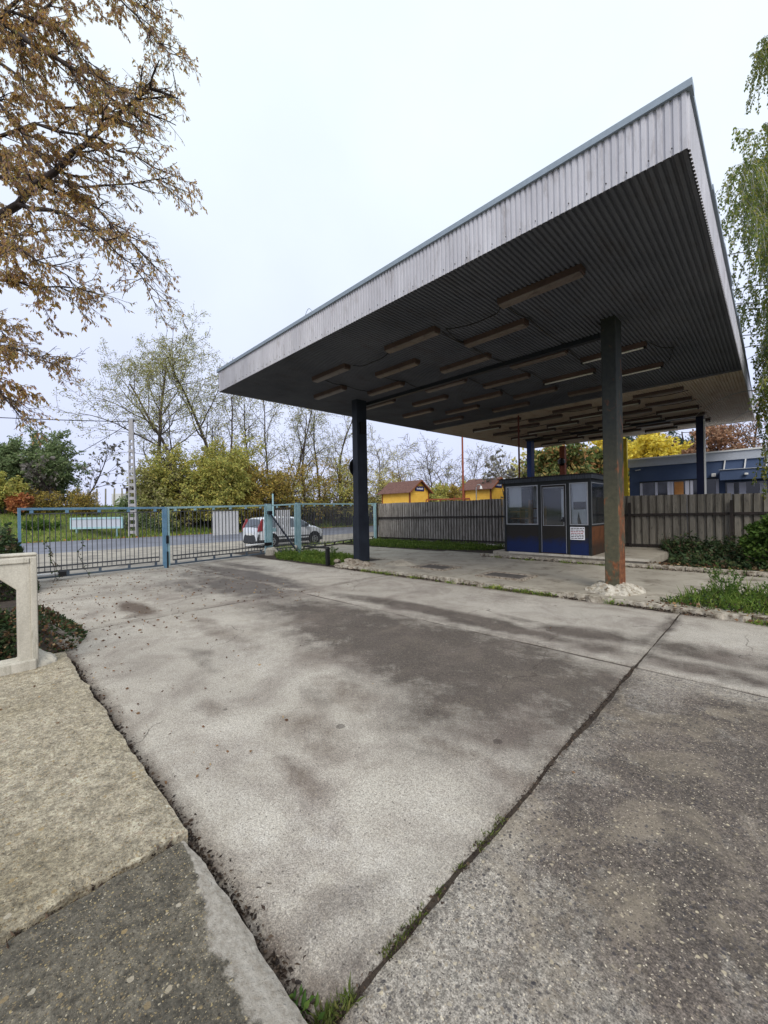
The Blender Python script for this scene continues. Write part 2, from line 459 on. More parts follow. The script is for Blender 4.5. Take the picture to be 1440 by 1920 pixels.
    M['alu'] = plain('aluminium', S(158, 160, 162), 0.4, 0.5)
    M['glass'] = glass_material()
    M['inner'] = plain('booth_inner_wall', S(226, 229, 232), 0.7)
    M['wood'] = weathered('old_wood', S(116, 84, 54), S(150, 112, 74), 4, 0.7)
    M['yellow_wood'] = weathered('yellow_planks', S(222, 172, 64), S(236, 192, 88), 3, 0.6)
    M['brown_wood'] = weathered('brown_trim', S(110, 60, 34), S(140, 82, 46), 3, 0.6)
    t = NT('shingle_roof')
    sp = t.sep()
    br = t.n.new('ShaderNodeTexBrick'); br.inputs['Scale'].default_value = 4.0
    br.inputs['Color1'].default_value = S(98, 70, 62); br.inputs['Color2'].default_value = S(118, 86, 76); br.inputs['Mortar'].default_value = S(66, 42, 40)
    t.lk(t.pos, br.inputs['Vector'])
    M['shingle'] = t.fin(br.outputs['Color'], 0.8)
    M['sign_blue'] = plain('sign_blue', S(24, 34, 96), 0.4)
    M['rust_red'] = weathered('rusty_red_steel', S(122, 62, 42), S(150, 84, 58), 4, 0.7)
    M['pipe_red'] = weathered('dark_red_pipe', S(84, 44, 40), S(112, 62, 54), 4, 0.6)
    M['navy_wall'] = weathered('navy_render', S(70, 86, 116), S(82, 98, 128), 1.5, 0.85, 0, 0.2, 60)
    M['parapet'] = plain('grey_parapet', S(176, 182, 192), 0.6)
    M['dark_glass'] = plain('dark_window_glass', S(26, 30, 34), 0.08, 0, 0.6)
    M['shade_wood'] = weathered('plywood', S(166, 112, 62), S(196, 142, 88), 3, 0.7)
    M['curtain'] = plain('pale_window_frame', S(206, 208, 222), 0.6)
    M['car'] = plain('silver_car_paint', S(222, 225, 230), 0.28, 0.2, 0.5)
    M['carglass'] = plain('car_glass', S(70, 78, 86), 0.06, 0, 0.7)
    M['tyre'] = plain('tyre_rubber', S(26, 26, 27), 0.8)
    M['rim'] = plain('wheel_rim', S(150, 152, 154), 0.35, 0.6)
    M['redlamp'] = plain('red_tail_lamp', S(146, 52, 56), 0.25, 0, 0.6)
    M['bumper'] = plain('grey_plastic', S(52, 54, 58), 0.6)
    M['orange'] = plain('orange_lamp_lens', S(224, 132, 52), 0.3)
    M['bark'] = weathered('grey_bark', S(66, 58, 52), S(98, 88, 78), 4, 0.9, 0, 0.8, 20)
    M['bark_dark'] = weathered('dark_bark', S(48, 42, 42), S(74, 64, 60), 4, 0.9, 0, 0.8, 20)
    M['bark_birch'] = weathered('birch_bark', S(150, 148, 144), S(196, 194, 190), 3, 0.8, 0, 0.4, 20, S(58, 54, 52), 0.6)
    M['shed'] = weathered('dark_shed_planks', S(60, 50, 50), S(84, 72, 70), 2, 0.85)
    M['yellow_paint'] = weathered('yellow_post_paint', S(206, 178, 40), S(228, 202, 70), 4, 0.6)
    M['debris'] = weathered('broken_concrete', S(136, 126, 112), S(180, 170, 154), 8, 0.95, 0, 0.8, 30, S(92, 76, 60), 0.46)
    M['lime'] = weathered('limewashed_mortar', S(160, 153, 137), S(204, 198, 184), 7, 0.95, 0, 0.9, 25, S(112, 96, 74), 0.48)
    M['iron'] = weathered('cast_iron', S(78, 74, 70), S(104, 98, 92), 8, 0.8, 0, 0.6, 40)
    # foliage
    M['l_autumn'] = leafmat('autumn_leaves', [S(122, 106, 68), S(148, 122, 72), S(158, 128, 70), S(120, 118, 70), S(136, 108, 86), S(116, 102, 106), S(162, 130, 74), S(118, 94, 82)], 0.58, gain=1.9)
    M['l_birch'] = leafmat('birch_leaves', [S(78, 92, 44), S(98, 110, 52), S(118, 124, 60), S(84, 98, 48), S(144, 136, 64), S(78, 92, 46)], 0.45, gain=1.5)
    M['l_locust'] = leafmat('locust_leaves', [S(104, 108, 62), S(124, 124, 72), S(112, 108, 72), S(134, 130, 76), S(112, 104, 78)], 0.4, gain=2.1)
    M['l_yellow'] = leafmat('yellow_green_leaves', [S(120, 124, 66), S(144, 142, 74), S(158, 148, 78), S(104, 114, 64), S(160, 144, 80), S(128, 130, 68)], 0.4, gain=1.75)
    M['l_olive'] = leafmat('olive_yellow_leaves', [S(122, 110, 52), S(142, 124, 60), S(98, 98, 46), S(156, 132, 66), S(112, 92, 52)], 0.35, gain=1.8)
    M['l_green'] = leafmat('dark_green_leaves', [S(80, 94, 62), S(96, 108, 72), S(70, 84, 56), S(106, 114, 80)], 0.35, gain=2.0)
    M['l_sumac'] = leafmat('dull_grey_leaves', [S(98, 96, 90), S(104, 98, 94), S(86, 86, 78), S(108, 106, 92)], 0.35, gain=1.5)
    M['l_pale'] = leafmat('pale_yellow_leaves', [S(166, 158, 104), S(146, 142, 90), S(184, 172, 116), S(124, 122, 86)], 0.4, gain=1.8)
    M['l_bright'] = leafmat('bright_yellow_leaves', [S(196, 174, 60), S(212, 190, 84), S(176, 158, 58), S(196, 182, 88)], 0.4, gain=1.35)
    M['l_orange'] = leafmat('orange_leaves', [S(168, 110, 70), S(182, 132, 82), S(150, 92, 66)], 0.4, gain=1.2)
    M['l_red'] = leafmat('russet_leaves', [S(128, 96, 76), S(146, 112, 86), S(114, 86, 70), S(150, 124, 100)], 0.35, gain=1.5)
    M['l_conifer'] = leafmat('conifer_needles', [S(46, 66, 46), S(58, 80, 54), S(40, 58, 42)], 0.2)
    M['l_magnolia'] = leafmat('broad_green_leaves', [S(62, 78, 40), S(92, 100, 56), S(48, 62, 34), S(140, 128, 76), S(120, 88, 52)], 0.3, gain=1.8)
    M['l_ivy'] = leafmat('ivy_leaves', [S(38, 54, 32), S(52, 70, 38), S(46, 60, 38), S(66, 80, 44), S(74, 62, 46)], 0.2)
    M['l_shrub'] = leafmat('shrub_leaves', [S(64, 92, 36), S(82, 110, 44), S(54, 78, 32), S(98, 120, 50)], 0.3, gain=1.05)
    M['l_grass'] = leafmat('grass_blades', [S(88, 116, 44), S(110, 134, 54), S(76, 102, 40), S(128, 144, 66)], 0.3, gain=.95)
    M['l_grass_dry'] = leafmat('mixed_grass_blades', [S(92, 118, 46), S(120, 140, 58), S(150, 152, 80), S(84, 106, 44)], 0.35)
    M['l_moss'] = leafmat('joint_moss', [S(72, 84, 36), S(88, 98, 44), S(60, 70, 34), S(104, 104, 60)], 0.2)
    M['l_dead'] = leafmat('dead_leaves', [S(84, 60, 42), S(112, 80, 54), S(66, 48, 38), S(142, 110, 76), S(96, 66, 50), S(176, 150, 112)], 0.15, gain=1.0)
    M['l_litter'] = leafmat('soil_crumbs', [S(50, 42, 37), S(68, 55, 46), S(40, 34, 31), S(92, 76, 62)], 0.05, gain=1.0)


make_materials()


# ------------------------------------------------------------------ camera, world, light
def camera():
    yaw, pitch, roll = 0.772487, 0.00031, -0.017482
    fw = Vector((-math.sin(yaw) * math.cos(pitch), math.cos(yaw) * math.cos(pitch), math.sin(pitch)))
    rt = Vector((math.cos(yaw), math.sin(yaw), 0))
    up = rt.cross(fw)
    r2 = rt * math.cos(roll) + up * math.sin(roll)
    u2 = -rt * math.sin(roll) + up * math.cos(roll)
    cd = bpy.data.cameras.new('camera'); cam = bpy.data.objects.new('camera', cd); COL.objects.link(cam)
    m = Matrix((r2, u2, -fw)).transposed().to_4x4()
    m.translation = (0, 0, 1.6)
    cam.matrix_world = m
    cd.sensor_fit = 'HORIZONTAL'; cd.sensor_width = 36.0; cd.lens = 748.7 / 1440 * 36
    cd.clip_end = 2000; cd.clip_start = 0.05
    scene.camera = cam


def light():
    el, az = math.radians(40), math.radians(132)       # sun behind thin cloud, high over the right shoulder
    w = bpy.data.worlds.new('World'); scene.world = w; w.use_nodes = True
    t = w.node_tree; bg = t.nodes['Background']
    sky = t.nodes.new('ShaderNodeTexSky'); sky.sky_type = 'NISHITA'; sky.sun_disc = False
    sky.sun_elevation = el; sky.sun_rotation = az
    sky.air_density = 1.0; sky.dust_density = 4.0; sky.ozone_density = 1.5
    # overcast: the clear sky mostly veiled by a bright cloud deck
    tc = t.nodes.new('ShaderNodeTexCoord')
    sp = t.nodes.new('ShaderNodeSeparateXYZ'); t.links.new(tc.outputs['Generated'], sp.inputs[0])
    rp = t.nodes.new('ShaderNodeValToRGB'); t.links.new(sp.outputs[2], rp.inputs[0])
    e = rp.color_ramp.elements
    e[0].position = 0.0; e[0].color = (5.6, 6.0, 8.0, 1)
    e[1].position = 0.75; e[1].color = (7.4, 8.2, 8.7, 1)
    e2 = e.new(0.3); e2.color = (6.1, 6.6, 8.3, 1)
    nz = t.nodes.new('ShaderNodeTexNoise'); nz.inputs['Scale'].default_value = 1.6; nz.inputs['Detail'].default_value = 5
    t.links.new(tc.outputs['Generated'], nz.inputs['Vector'])
    nr = t.nodes.new('ShaderNodeValToRGB'); t.links.new(nz.outputs['Fac'], nr.inputs[0])
    nr.color_ramp.elements[0].position = 0.35; nr.color_ramp.elements[0].color = (0.94, 0.94, 0.96, 1)
    nr.color_ramp.elements[1].position = 0.65; nr.color_ramp.elements[1].color = (1.05, 1.05, 1.04, 1)
    mu = t.nodes.new('ShaderNodeMix'); mu.data_type = 'RGBA'; mu.blend_type = 'MULTIPLY'; mu.inputs[0].default_value = 1
    t.links.new(rp.outputs[0], mu.inputs[6]); t.links.new(nr.outputs[0], mu.inputs[7])
    mx = t.nodes.new('ShaderNodeMix'); mx.data_type = 'RGBA'; mx.inputs[0].default_value = 0.9
    t.links.new(sky.outputs[0], mx.inputs[6]); t.links.new(mu.outputs[2], mx.inputs[7])
    t.links.new(mx.outputs[2], bg.inputs[0]); bg.inputs[1].default_value = 0.1
    sd = bpy.data.lights.new('sun', 'SUN'); sd.energy = 1.5; sd.angle = math.radians(28); sd.color = (1.0, 0.96, 0.9)
    so = bpy.data.objects.new('sun', sd); COL.objects.link(so)
    d = Vector((math.sin(az) * math.cos(el), math.cos(az) * math.cos(el), math.sin(el)))
    so.rotation_euler = d.to_track_quat('Z', 'Y').to_euler()
    scene.view_settings.view_transform = 'Standard'; scene.view_settings.look = 'None'
    scene.view_settings.exposure = 0.52; scene.view_settings.gamma = 1.0


camera(); light()


# ------------------------------------------------------------------ ground
def fb(x, y, s, o=0.0):
    return noise.fractal(Vector((x * s + o, y * s + o * 1.7, o)), 0.8, 2.0, 5)


def attrs(o, names, fn):
    me = o.data
    n = len(me.vertices)
    co = np.empty(n * 3); me.vertices.foreach_get('co', co); co = co.reshape(-1, 3)
    vals = [fn(x, y) for x, y, z in co]
    for i, nm in enumerate(names):
        a = me.attributes.new(nm, 'FLOAT', 'POINT')
        a.data.foreach_set('value', [v[i] for v in vals])


def slab_into(mb, x0, x1, y0, y1, z, res, amp, skirt=0.12, s=1.6, sag=0.0):
    nu = max(2, int((x1 - x0) / res)); nv = max(2, int((y1 - y0) / res))

    def P(u, v):
        x = x0 + (x1 - x0) * u; y = y0 + (y1 - y0) * v
        dx = dy = 0.0
        e = min(u * (x1 - x0), (1 - u) * (x1 - x0), v * (y1 - y0), (1 - v) * (y1 - y0))
        k = max(0.0, 1 - e / 0.25)
        if k > 0:
            dx = amp * k * noise.fractal(Vector((x * s + x0 * 7, y * s, 3.1 + y0)), 0.7, 2, 5)
            dy = amp * k * noise.fractal(Vector((x * s + x0 * 7, y * s, 9.7 + y0)), 0.7, 2, 5)
        zz = z - (0.010 + sag) * max(0.0, 1 - e / 0.035) ** 2 + 0.004 * noise.noise(Vector((x * .8, y * .8, 0)))
        return (x + dx, y + dy, zz)
    b = len(mb.v)
    mb.grid(P, nu, nv)
    ring = [i * (nv + 1) for i in range(nu + 1)] + [nu * (nv + 1) + j for j in range(1, nv + 1)] + \
           [i * (nv + 1) + nv for i in range(nu - 1, -1, -1)] + [j for j in range(nv - 1, 0, -1)]
    c = len(mb.v)
    for r in ring:
        q = mb.v[b + r]; mb.v.append((q[0], q[1], q[2] - skirt))
    n = len(ring)
    for i in range(n):
        j = (i + 1) % n
        mb.f.append((b + ring[i], c + i, c + j, b + ring[j])); mb.m.append(0)


# (x, y, rx, ry, strength)
DARK = [(-0.25, 2.7, .8, 1.5, 1.0), (0.1, 4.0, .8, .55, .9), (.3, 1.6, .9, .8, .5), (-.45, 1.7, .35, .5, .5), (1.5, 3.0, 1.6, 1.5, 1.0), (-.62, 1.25, .2, .4, .45),
        (-2.9, 3.65, 2.4, .95, 1.0), (-1.75, 3.5, .95, 1.1, .9), (-4.6, 3.9, 2.0, .6, .9), (-5.6, 3.75, 1.3, .6, .6), (-2.4, 2.85, .6, .4, .42), (-4.1, 2.95, .9, .28, .35),
        (-3.6, 5.05, 2.3, .24, .95), (-1.75, 5.45, .6, .26, .85), (-.4, 5.55, .9, .25, .7), (-.6, 5.0, .7, .22, .7), (-1.35, 5.05, .25, .22, .7), (1.5, 5.2, 1.5, .5, .6), (-2.6, 5.55, .5, .12, .5),
        (-8.6, 4.1, 1.9, .6, .95), (-9.6, 3.3, 1.4, .4, .6), (-10.3, 5.0, 2.8, .42, 1.0), (-8.0, 4.95, .9, .22, .8), (-11.0, 4.2, 1.0, .4, .6), (-11.8, 5.8, 1.6, .35, .7),
        (-1.36, 2.55, .16, .1, .5), (-4.6, 1.75, .45, .1, .5), (-1.2, 1.05, .1, .35, .35), (-2.2, 1.33, .12, .05, .45), (-2.9, 2.0, .3, .1, .35), (-1.65, 2.1, .35, .1, .3)]
BROWN = [(-8.1, 1.95, .8, .2, .9), (-2.32, 1.68, .5, .22, .42), (-2.1, 1.3, .3, .1, .42), (-2.75, 2.25, .5, .18, .4), (-5.5, 2.3, 1.2, .18, .35), (-1.42, 2.25, .5, .12, .35), (-3.4, 1.35, .35, .1, .4), (-9.5, 2.6, 1.5, .3, .3)]
PALE = [(-1.45, 1.15, .6, .22, .9), (-1.75, .95, .5, .12, .8), (-2.3, .95, .6, .12, .5), (-1.3, 1.55, .2, .2, .5), (-.75, .9, .3, .25, .5), (-2.6, 1.2, .5, .18, .5), (-.8, 3.85, .22, .45, .9), (-4.2, 2.2, .8, .25, .5), (-3.2, 6.3, 3.5, .5, .5), (-9.5, 6.4, 2.5, .6, .6), (-.4, 6.3, .7, .5, .6), (-1.2, 2.3, .14, .2, .6)]


def blob(L, x, y):
    s = 0.0
    for bx, by, rx, ry, k in L:
        dx = (x - bx) / rx; dy = (y - by) / ry
        q = dx * dx + dy * dy
        if q < 4:
            s = max(s, k * math.exp(-q ** 1.6 * .7))
    return s


def drive_attr(x, y):
    wx = x + .22 * fb(x, y, .9, 1); wy = y + .16 * fb(x, y, 1.1, 7)
    st = blob(DARK, wx, wy); br = blob(BROWN, wx, wy); pa = blob(PALE, wx, wy)
    if x > -1.02 and y < 4.6:
        st = max(st, .38)
    # dirt gathered along the joints and the edge of the pavement
    d = max(0, 1 - (y - .72) / .17) if y < 2 else 0
    br = max(br, .66 * d)
    for jx in (-1.02, -7.03):
        d = max(0, 1 - abs(x - jx + .02 + .05 * fb(x, y, 2, 3)) / .15); st = max(st, .55 * d * (.6 + .8 * max(0, fb(x, y, 1.2, 8) + .3)))
    d = max(0, 1 - abs(y - 4.6) / .07); st = max(st, .6 * d)
    d = max(0, 1 - abs(y - 4.74) / .09); pa = max(pa, .7 * d * (1 - min(1, st)))
    d = max(0, 1 - (7.42 - y) / .3); br = max(br, .6 * d)
    ag = .95 if x > -1.02 and y < 4.6 else (.2 if y < 4.6 else .08)
    wet = .7 * blob([b for b in DARK if b[0] < -7], wx, wy)
    return st, pa, br, ag, wet


def ground():
    o = empty('setting_root', (0, 0, 0), kind='group')
    mb = MB()

    def bank(x, y):
        s = lambda q: 0 if q < 0 else (1 if q > 1 else q * q * (3 - 2 * q))
        return 1.1 * s((-35.2 - x) / 4.5) + 1.7 * s((-39.5 - x) / 12) - .08
    mb.box(-600, 600, -600, 600, -.5, -.09)
    tag(mb.build('ground', M['earth']), kind='structure')
    mb = MB()

    def P(u, v):
        x = -34.6 - 120 * u ** 1.8; y = -90 + 230 * v
        return (x, y, bank(x, y) + (.0 if u == 0 else .10 * fb(x, y, .5) + .02))
    mb.grid(P, 60, 120)
    tag(mb.build('grass_bank', M['earth'], smooth=True), kind='structure')
    mb = MB(); mb.box(-34.7, -23.4, -90, 140, -.3, -.008)
    tag(mb.build('road', M['asphalt']), kind='structure')
    mb = MB()
    mb.box(-23.4, -13.9, -90, 140, -.3, -.004)
    tag(mb.build('road_shoulder', M['shoulder']), kind='structure')
    mb = MB(); mb.box(-13.9, 14, -6, 7.42, -.3, -.014); mb.box(-16, 14, 7.42, 30, -.3, -.0)
    tag(mb.build('soil', M['soil']), kind='structure')
    # the drive: cast slabs with open joints
    mb = MB()
    g = .014
    for x0, x1, r in ((-14.3, -7.03, .09), (-7.03, -1.02, .05), (-1.02, 6.0, .05)):
        for y0, y1 in ((.72, 4.62), (4.62, 7.40)):
            near = x1 > -2 and y0 < 1
            e0 = .010 if x0 > -2 and y0 < 1 else g * .6
            slab_into(mb, x0 + e0, x1 - (.012 if x0 == -7.03 and y0 < 1 else g * .6), y0 + (.002 if y0 < 1 else g * .8), y1 - g * .8, 0.0, r, .02 if y0 < 1 and x1 > -3 else .012)
    d = mb.build('drive', M['drive'], fix=False)
    attrs(d, ('stain', 'pale', 'brown', 'agg', 'wet'), drive_attr)
    tag(d, kind='structure')
    # raised pavement the photographer stands on
    mb = MB(); slab_into(mb, -5.75, -2.02, -3.0, .690, .10, .04, .018, .16, 4.0)
    p1 = mb.build('pavement', M['peb_tan'], fix=False); tag(p1, kind='structure')
    attrs(p1, ('rim',), lambda x, y: (max(0, 1 - abs(.68 - y) / .05) * .45 if x > -2.6 else 0.0,))
    mb = MB(); slab_into(mb, -1.985, 1.6, -3.0, .672, .098, .025, .015, .16, 3.5)
    p2 = mb.build('pavement_slab', M['peb_dark'], fix=False); tag(p2, kind='structure')

    def rim(x, y):
        w = .02 + .085 * min(1, max(0, (x + 1.85) / .45))
        return (max(0.0, min(1.0, 1.1 - (.67 - y) / w * .62)),)
    attrs(p2, ('rim',), rim)
    # refuelling island
    mb = MB()
    slab_into(mb, -9.0, -5.35, 7.58, 11.7, .085, .12, .03)
    slab_into(mb, -5.33, -.95, 7.58, 11.7, .08, .12, .03)
    slab_into(mb, -.93, 8, 7.58, 11.7, .08, .12, .03)
    slab_into(mb, -16, -9.02, 9.6, 12.6, .05, .15, .05)
    slab_into(mb, -9, -6.9, 11.72, 12.7, .08, .12, .03)
    tag(mb.build('island_paving', M['island'], fix=False), kind='structure')
    mb = MB()
    x = -9.3
    while x < 7:
        L = R.uniform(.55, 1.1)
        slab_into(mb, x, x + L - .02, 7.41 + R.uniform(-.012, .012), 7.57, .092 + R.uniform(-.022, .012), .045, .045, .14, 5)
        x += L
    x = -7.0
    while x < 7:
        L = R.uniform(.6, 1.2)
        slab_into(mb, x, x + L - .02, 11.72, 11.9 + R.uniform(-.01, .02), .17 + R.uniform(-.012, .012), .06, .03, .14, 6)
        x += L
    tag(mb.build('kerb', M['kerb'], fix=False), kind='structure')
    mb = MB(); slab_into(mb, -7.0, 8, 11.9, 12.12, .15, .1, .02)
    slab_into(mb, -6.75, -2.3, 12.12, 16.2, .245, .12, .02, .2)
    tag(mb.build('booth_plinth', M['island'], fix=False), kind='structure')
    mb = MB(); mb.box(-6.15, -2.3, 12.06, 12.118, .20, .262)
    tag(mb.build('plinth_edge_strip', M['concrete_old']), kind='structure')
    bpy.data.objects.remove(o)


ground()


# ------------------------------------------------------------------ canopy
def corr(mb, o, u, L, h, n, pitch, depth, rag=0.0):
    """trapezoidal sheet: starts at o, runs along u for L, height vector h, relief along n"""
    o = Vector(o); u = Vector(u); h = Vector(h); n = Vector(n)
    prof = []
    x = 0.0
    while x < L - 1e-6:
        for f, d in ((0, 0), (.18, 0), (.32, 1), (.82, 1), (.96, 0)):
            prof.append((min(L, x + f * pitch), d * depth))
        x += pitch
    prof.append((L, 0))
    b = len(mb.v)
    for x, d in prof:
        p = o + u * x + n * d
        mb.v.append(tuple(p)); mb.v.append(tuple(p + h))
    for i in range(len(prof) - 1):
        q = b + 2 * i
        mb.f.append((q, q + 2, q + 3, q + 1)); mb.m.append(0)


CX0, CX1, CY0, CYC, CY1 = -10.82, -.53, 4.72, 13.85, 24.2


def cz(y):
    return 4.893 + .018 * y if y < CYC else 4.893 + .018 * CYC + .024 * (y - CYC)


def canopy():
    root = empty('filling_station_canopy', (-5.6, 14, 0), 'large flat filling station canopy with pale corrugated fascia on four dark steel pillars', 'canopy')
    inv = Matrix.Translation((5.6, -14, 0))

    def bld(mb, name, m, **k):
        mb.v = [tuple(Vector(v) + Vector((5.6, -14, 0))) for v in mb.v]
        return mb.build(name, m, root, **k)
    z0 = cz(CY0); zt = z0 + .56
    # fascias
    mb = MB(); corr(mb, (CX0, CY0, z0 - .015), (1, 0, 0), CX1 - CX0, (0, 0, .555), (0, -1, 0), .066, .016)
    bld(mb, 'fascia', M['fascia'])
    mb = MB(); mb.tube([(CX0, CY0 - .003, z0 - .01), (CX1, CY0 - .003, z0 - .01)], .004, 4)
    for i in range(52):
        x = CX1 - .12 - i * .19
        mb.disc((x, CY0 - .024, z0 + .05), (0, 1, 0), .006, .01, 6)
    bld(mb, 'rivets', M['rail_dark'])
    for nm, xx, nx in (('fascia', CX1, 1), ('fascia', CX0, -1)):
        mb = MB()
        # follows the slope of the soffit
        prof = []; y = CY0
        b = 0
        while y < CY1 - .01:
            for f, d in ((0, 0), (.18, 0), (.32, 1), (.82, 1), (.96, 0)):
                yy = min(CY1, y + f * .066); prof.append((yy, d * .016))
            y += .066
        for yy, d in prof:
            zz = cz(yy) - .015
            mb.v.append((xx + nx * d, yy, zz)); mb.v.append((xx + nx * d, yy, zz + .56))
        for i in range(len(prof) - 1):
            q = 2 * i; mb.f.append((q, q + 2, q + 3, q + 1)); mb.m.append(0)
        bld(mb, nm, M['fascia'])
    mb = MB(); corr(mb, (CX1, CY1, cz(CY1) - .015), (-1, 0, 0), CX1 - CX0, (0, 0, .555), (0, 1, 0), .066, .016)
    bld(mb, 'fascia', M['fascia'])
    # flashing along the top edge
    mb = MB()
    mb.box(CX0 - .045, CX1 + .045, CY0 - .045, CY0 + .1, zt - .035, zt + .035)
    bld(mb, 'flashing', M['flashing'])
    for a, b in ((CX1 - .1, CX1 + .045), (CX0 - .045, CX0 + .1)):
        mb = MB(); n = 12
        for i in range(n):
            ya = CY0 + .1 + (CY1 - CY0) * i / n; yb = CY0 + .1 + (CY1 - CY0) * (i + 1) / n
            za = cz(ya) + .56; zb = cz(yb) + .56
            w = R.uniform(-.012, .012)
            vs = [(a + w, ya, za - .03), (b + w, ya, za - .03), (b + w, ya, za + .03), (a + w, ya, za + .03), (a + w, yb - .01, zb - .03), (b + w, yb - .01, zb - .03), (b + w, yb - .01, zb + .03), (a + w, yb - .01, zb + .03)]
            mb.add(vs, [(0, 1, 2, 3), (7, 6, 5, 4), (0, 4, 5, 1), (1, 5, 6, 2), (2, 6, 7, 3), (3, 7, 4, 0)])
        bld(mb, 'flashing', M['flashing'])
    # roof deck
    mb = MB()
    mb.add([(CX0 + .03, CY0 + .03, zt - .05), (CX1 - .03, CY0 + .03, zt - .05), (CX1 - .03, CY1 - .03, cz(CY1) + .5), (CX0 + .03, CY1 - .03, cz(CY1) + .5)], [(0, 1, 2, 3)])
    bld(mb, 'roof_deck', M['flashing'])
    # soffit sheets, ribs running front to back
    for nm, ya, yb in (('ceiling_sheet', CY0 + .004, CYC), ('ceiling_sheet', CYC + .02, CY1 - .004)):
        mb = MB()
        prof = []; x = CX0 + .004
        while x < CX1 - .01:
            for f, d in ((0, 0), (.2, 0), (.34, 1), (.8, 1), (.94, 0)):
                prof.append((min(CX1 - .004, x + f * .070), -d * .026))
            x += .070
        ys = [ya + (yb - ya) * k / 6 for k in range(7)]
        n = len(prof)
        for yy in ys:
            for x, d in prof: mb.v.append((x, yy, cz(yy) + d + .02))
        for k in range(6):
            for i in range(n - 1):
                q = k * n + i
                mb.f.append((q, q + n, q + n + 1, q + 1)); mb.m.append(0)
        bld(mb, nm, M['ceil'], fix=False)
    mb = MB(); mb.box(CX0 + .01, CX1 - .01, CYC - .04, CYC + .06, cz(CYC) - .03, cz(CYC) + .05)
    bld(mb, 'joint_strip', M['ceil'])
    # beam between the front pillars, one between the rear ones
    mb = MB(); mb.box(-9.2, -2.21, 8.62, 8.74, cz(8.7) - .10, cz(8.7)); bld(mb, 'beam', M['beam'])
    mb = MB(); mb.box(-9.3, -2.21, 20.3, 20.42, cz(20.4) - .10, cz(20.4)); bld(mb, 'beam', M['beam'])
    # pillars
    for x, y, m, zb in ((-2.21, 8.0, 'pillar_rust', .15), (-9.2, 8.1, 'pillar_dark', .12), (-9.33, 20.5, 'pillar_blue', 0), (-2.2, 20.4, 'pillar_navy', 0)):
        mb = MB(); mb.box(x, x + .24, y, y + .4, zb, cz(y + .2) + .01)
        p = bld(mb, 'pillar', M[m], bevel=.012)
        if m == 'pillar_dark':
            mb = MB(); mb.box(x + .241, x + .256, y - .01, y + .41, zb, 1.5); mb.box(x - .01, x + .25, y - .016, y - .001, zb, 1.5)
            mb.v = [tuple(Vector(v) + Vector((5.6, -14, 0))) for v in mb.v]
            mb.build('foot_plate', M['pillar_dark'], p)
            mb = MB(); mb.box(x + .24, x + .30, y + .1, y + .3, 4.0, 4.35)
            mb.v = [tuple(Vector(v) + Vector((5.6, -14, 0))) for v in mb.v]
            mb.build('junction_box', M['black'], p)
        if m == 'pillar_navy':
            mb = MB(); mb.box(x + .243, x + .30, y, y + .06, 0, 5.1)
            mb.v = [tuple(Vector(v) + Vector((5.6, -14, 0))) for v in mb.v]
            mb.build('downpipe', M['white'], p)
    # loose cables on the soffit
    def cab(pts):
        mb = MB()
        P = []
        for i in range(len(pts) - 1):
            a = Vector(pts[i]); b = Vector(pts[i + 1])
            for k in range(6):
                q = a.lerp(b, k / 6); q.z -= .05 * math.sin(PI * k / 6); P.append(q)
        P.append(Vector(pts[-1]))
        mb.tube(P, .011, 5)
        bld(mb, 'cable', M['cable'])
    zc = lambda x, y, d=.03: (x, y, cz(y) - d)
    cab([zc(-3.1, 6.0), zc(-3.35, 6.25, .06), zc(-4.3, 6.15), zc(-4.42, 6.9)])
    cab([zc(-3.1, 6.05), zc(-3.05, 6.9), zc(-3.05, 8.6)])
    cab([zc(-5.65, 6.1), zc(-6.3, 6.2, .07), zc(-6.85, 6.1)])
    cab([zc(-4.42, 6.2), zc(-4.4, 7.0), zc(-4.4, 8.6)])
    cab([zc(-4.35, 8.9), zc(-4.3, 9.8), zc(-4.3, 11.6)])
    cab([zc(-3.1, 8.9), zc(-3.1, 10.7)])
    cab([zc(-5.6, 9.0), zc(-5.55, 10.7), zc(-5.6, 11.6)])
    cab([zc(-1.8, 9.9), zc(-1.5, 10.6), zc(-1.75, 11.6)])
    cab([zc(-6.9, 6.9), zc(-6.85, 7.9), zc(-6.9, 8.9)])
    cab([zc(-8.0, 6.0), zc(-8.1, 6.9), zc(-8.0, 7.9)])
    for y in (15.2, 16.9, 18.4, 20.0, 21.4):
        cab([zc(-9.3, y), zc(-8.0, y - .25), zc(-6.8, y), zc(-5.6, y - .2), zc(-4.3, y), zc(-3.1, y - .15), zc(-1.8, y)])
    # rusty drain pipe down through the middle
    mb = MB(); mb.tube([(-6.83, 14.35, 2.5), (-6.83, 14.35, cz(14.3))], .035, 8); bld(mb, 'drain_pipe', M['pipe_red'])
    # thin wire loop sticking up from the front edge
    mb = MB(); mb.tube([(-6.75 + .28 * k / 8, CY0, zt + .03 + .13 * math.sin(PI * k / 8)) for k in range(9)], .006, 4)
    bld(mb, 'wire_loop', M['flashing'])


canopy()


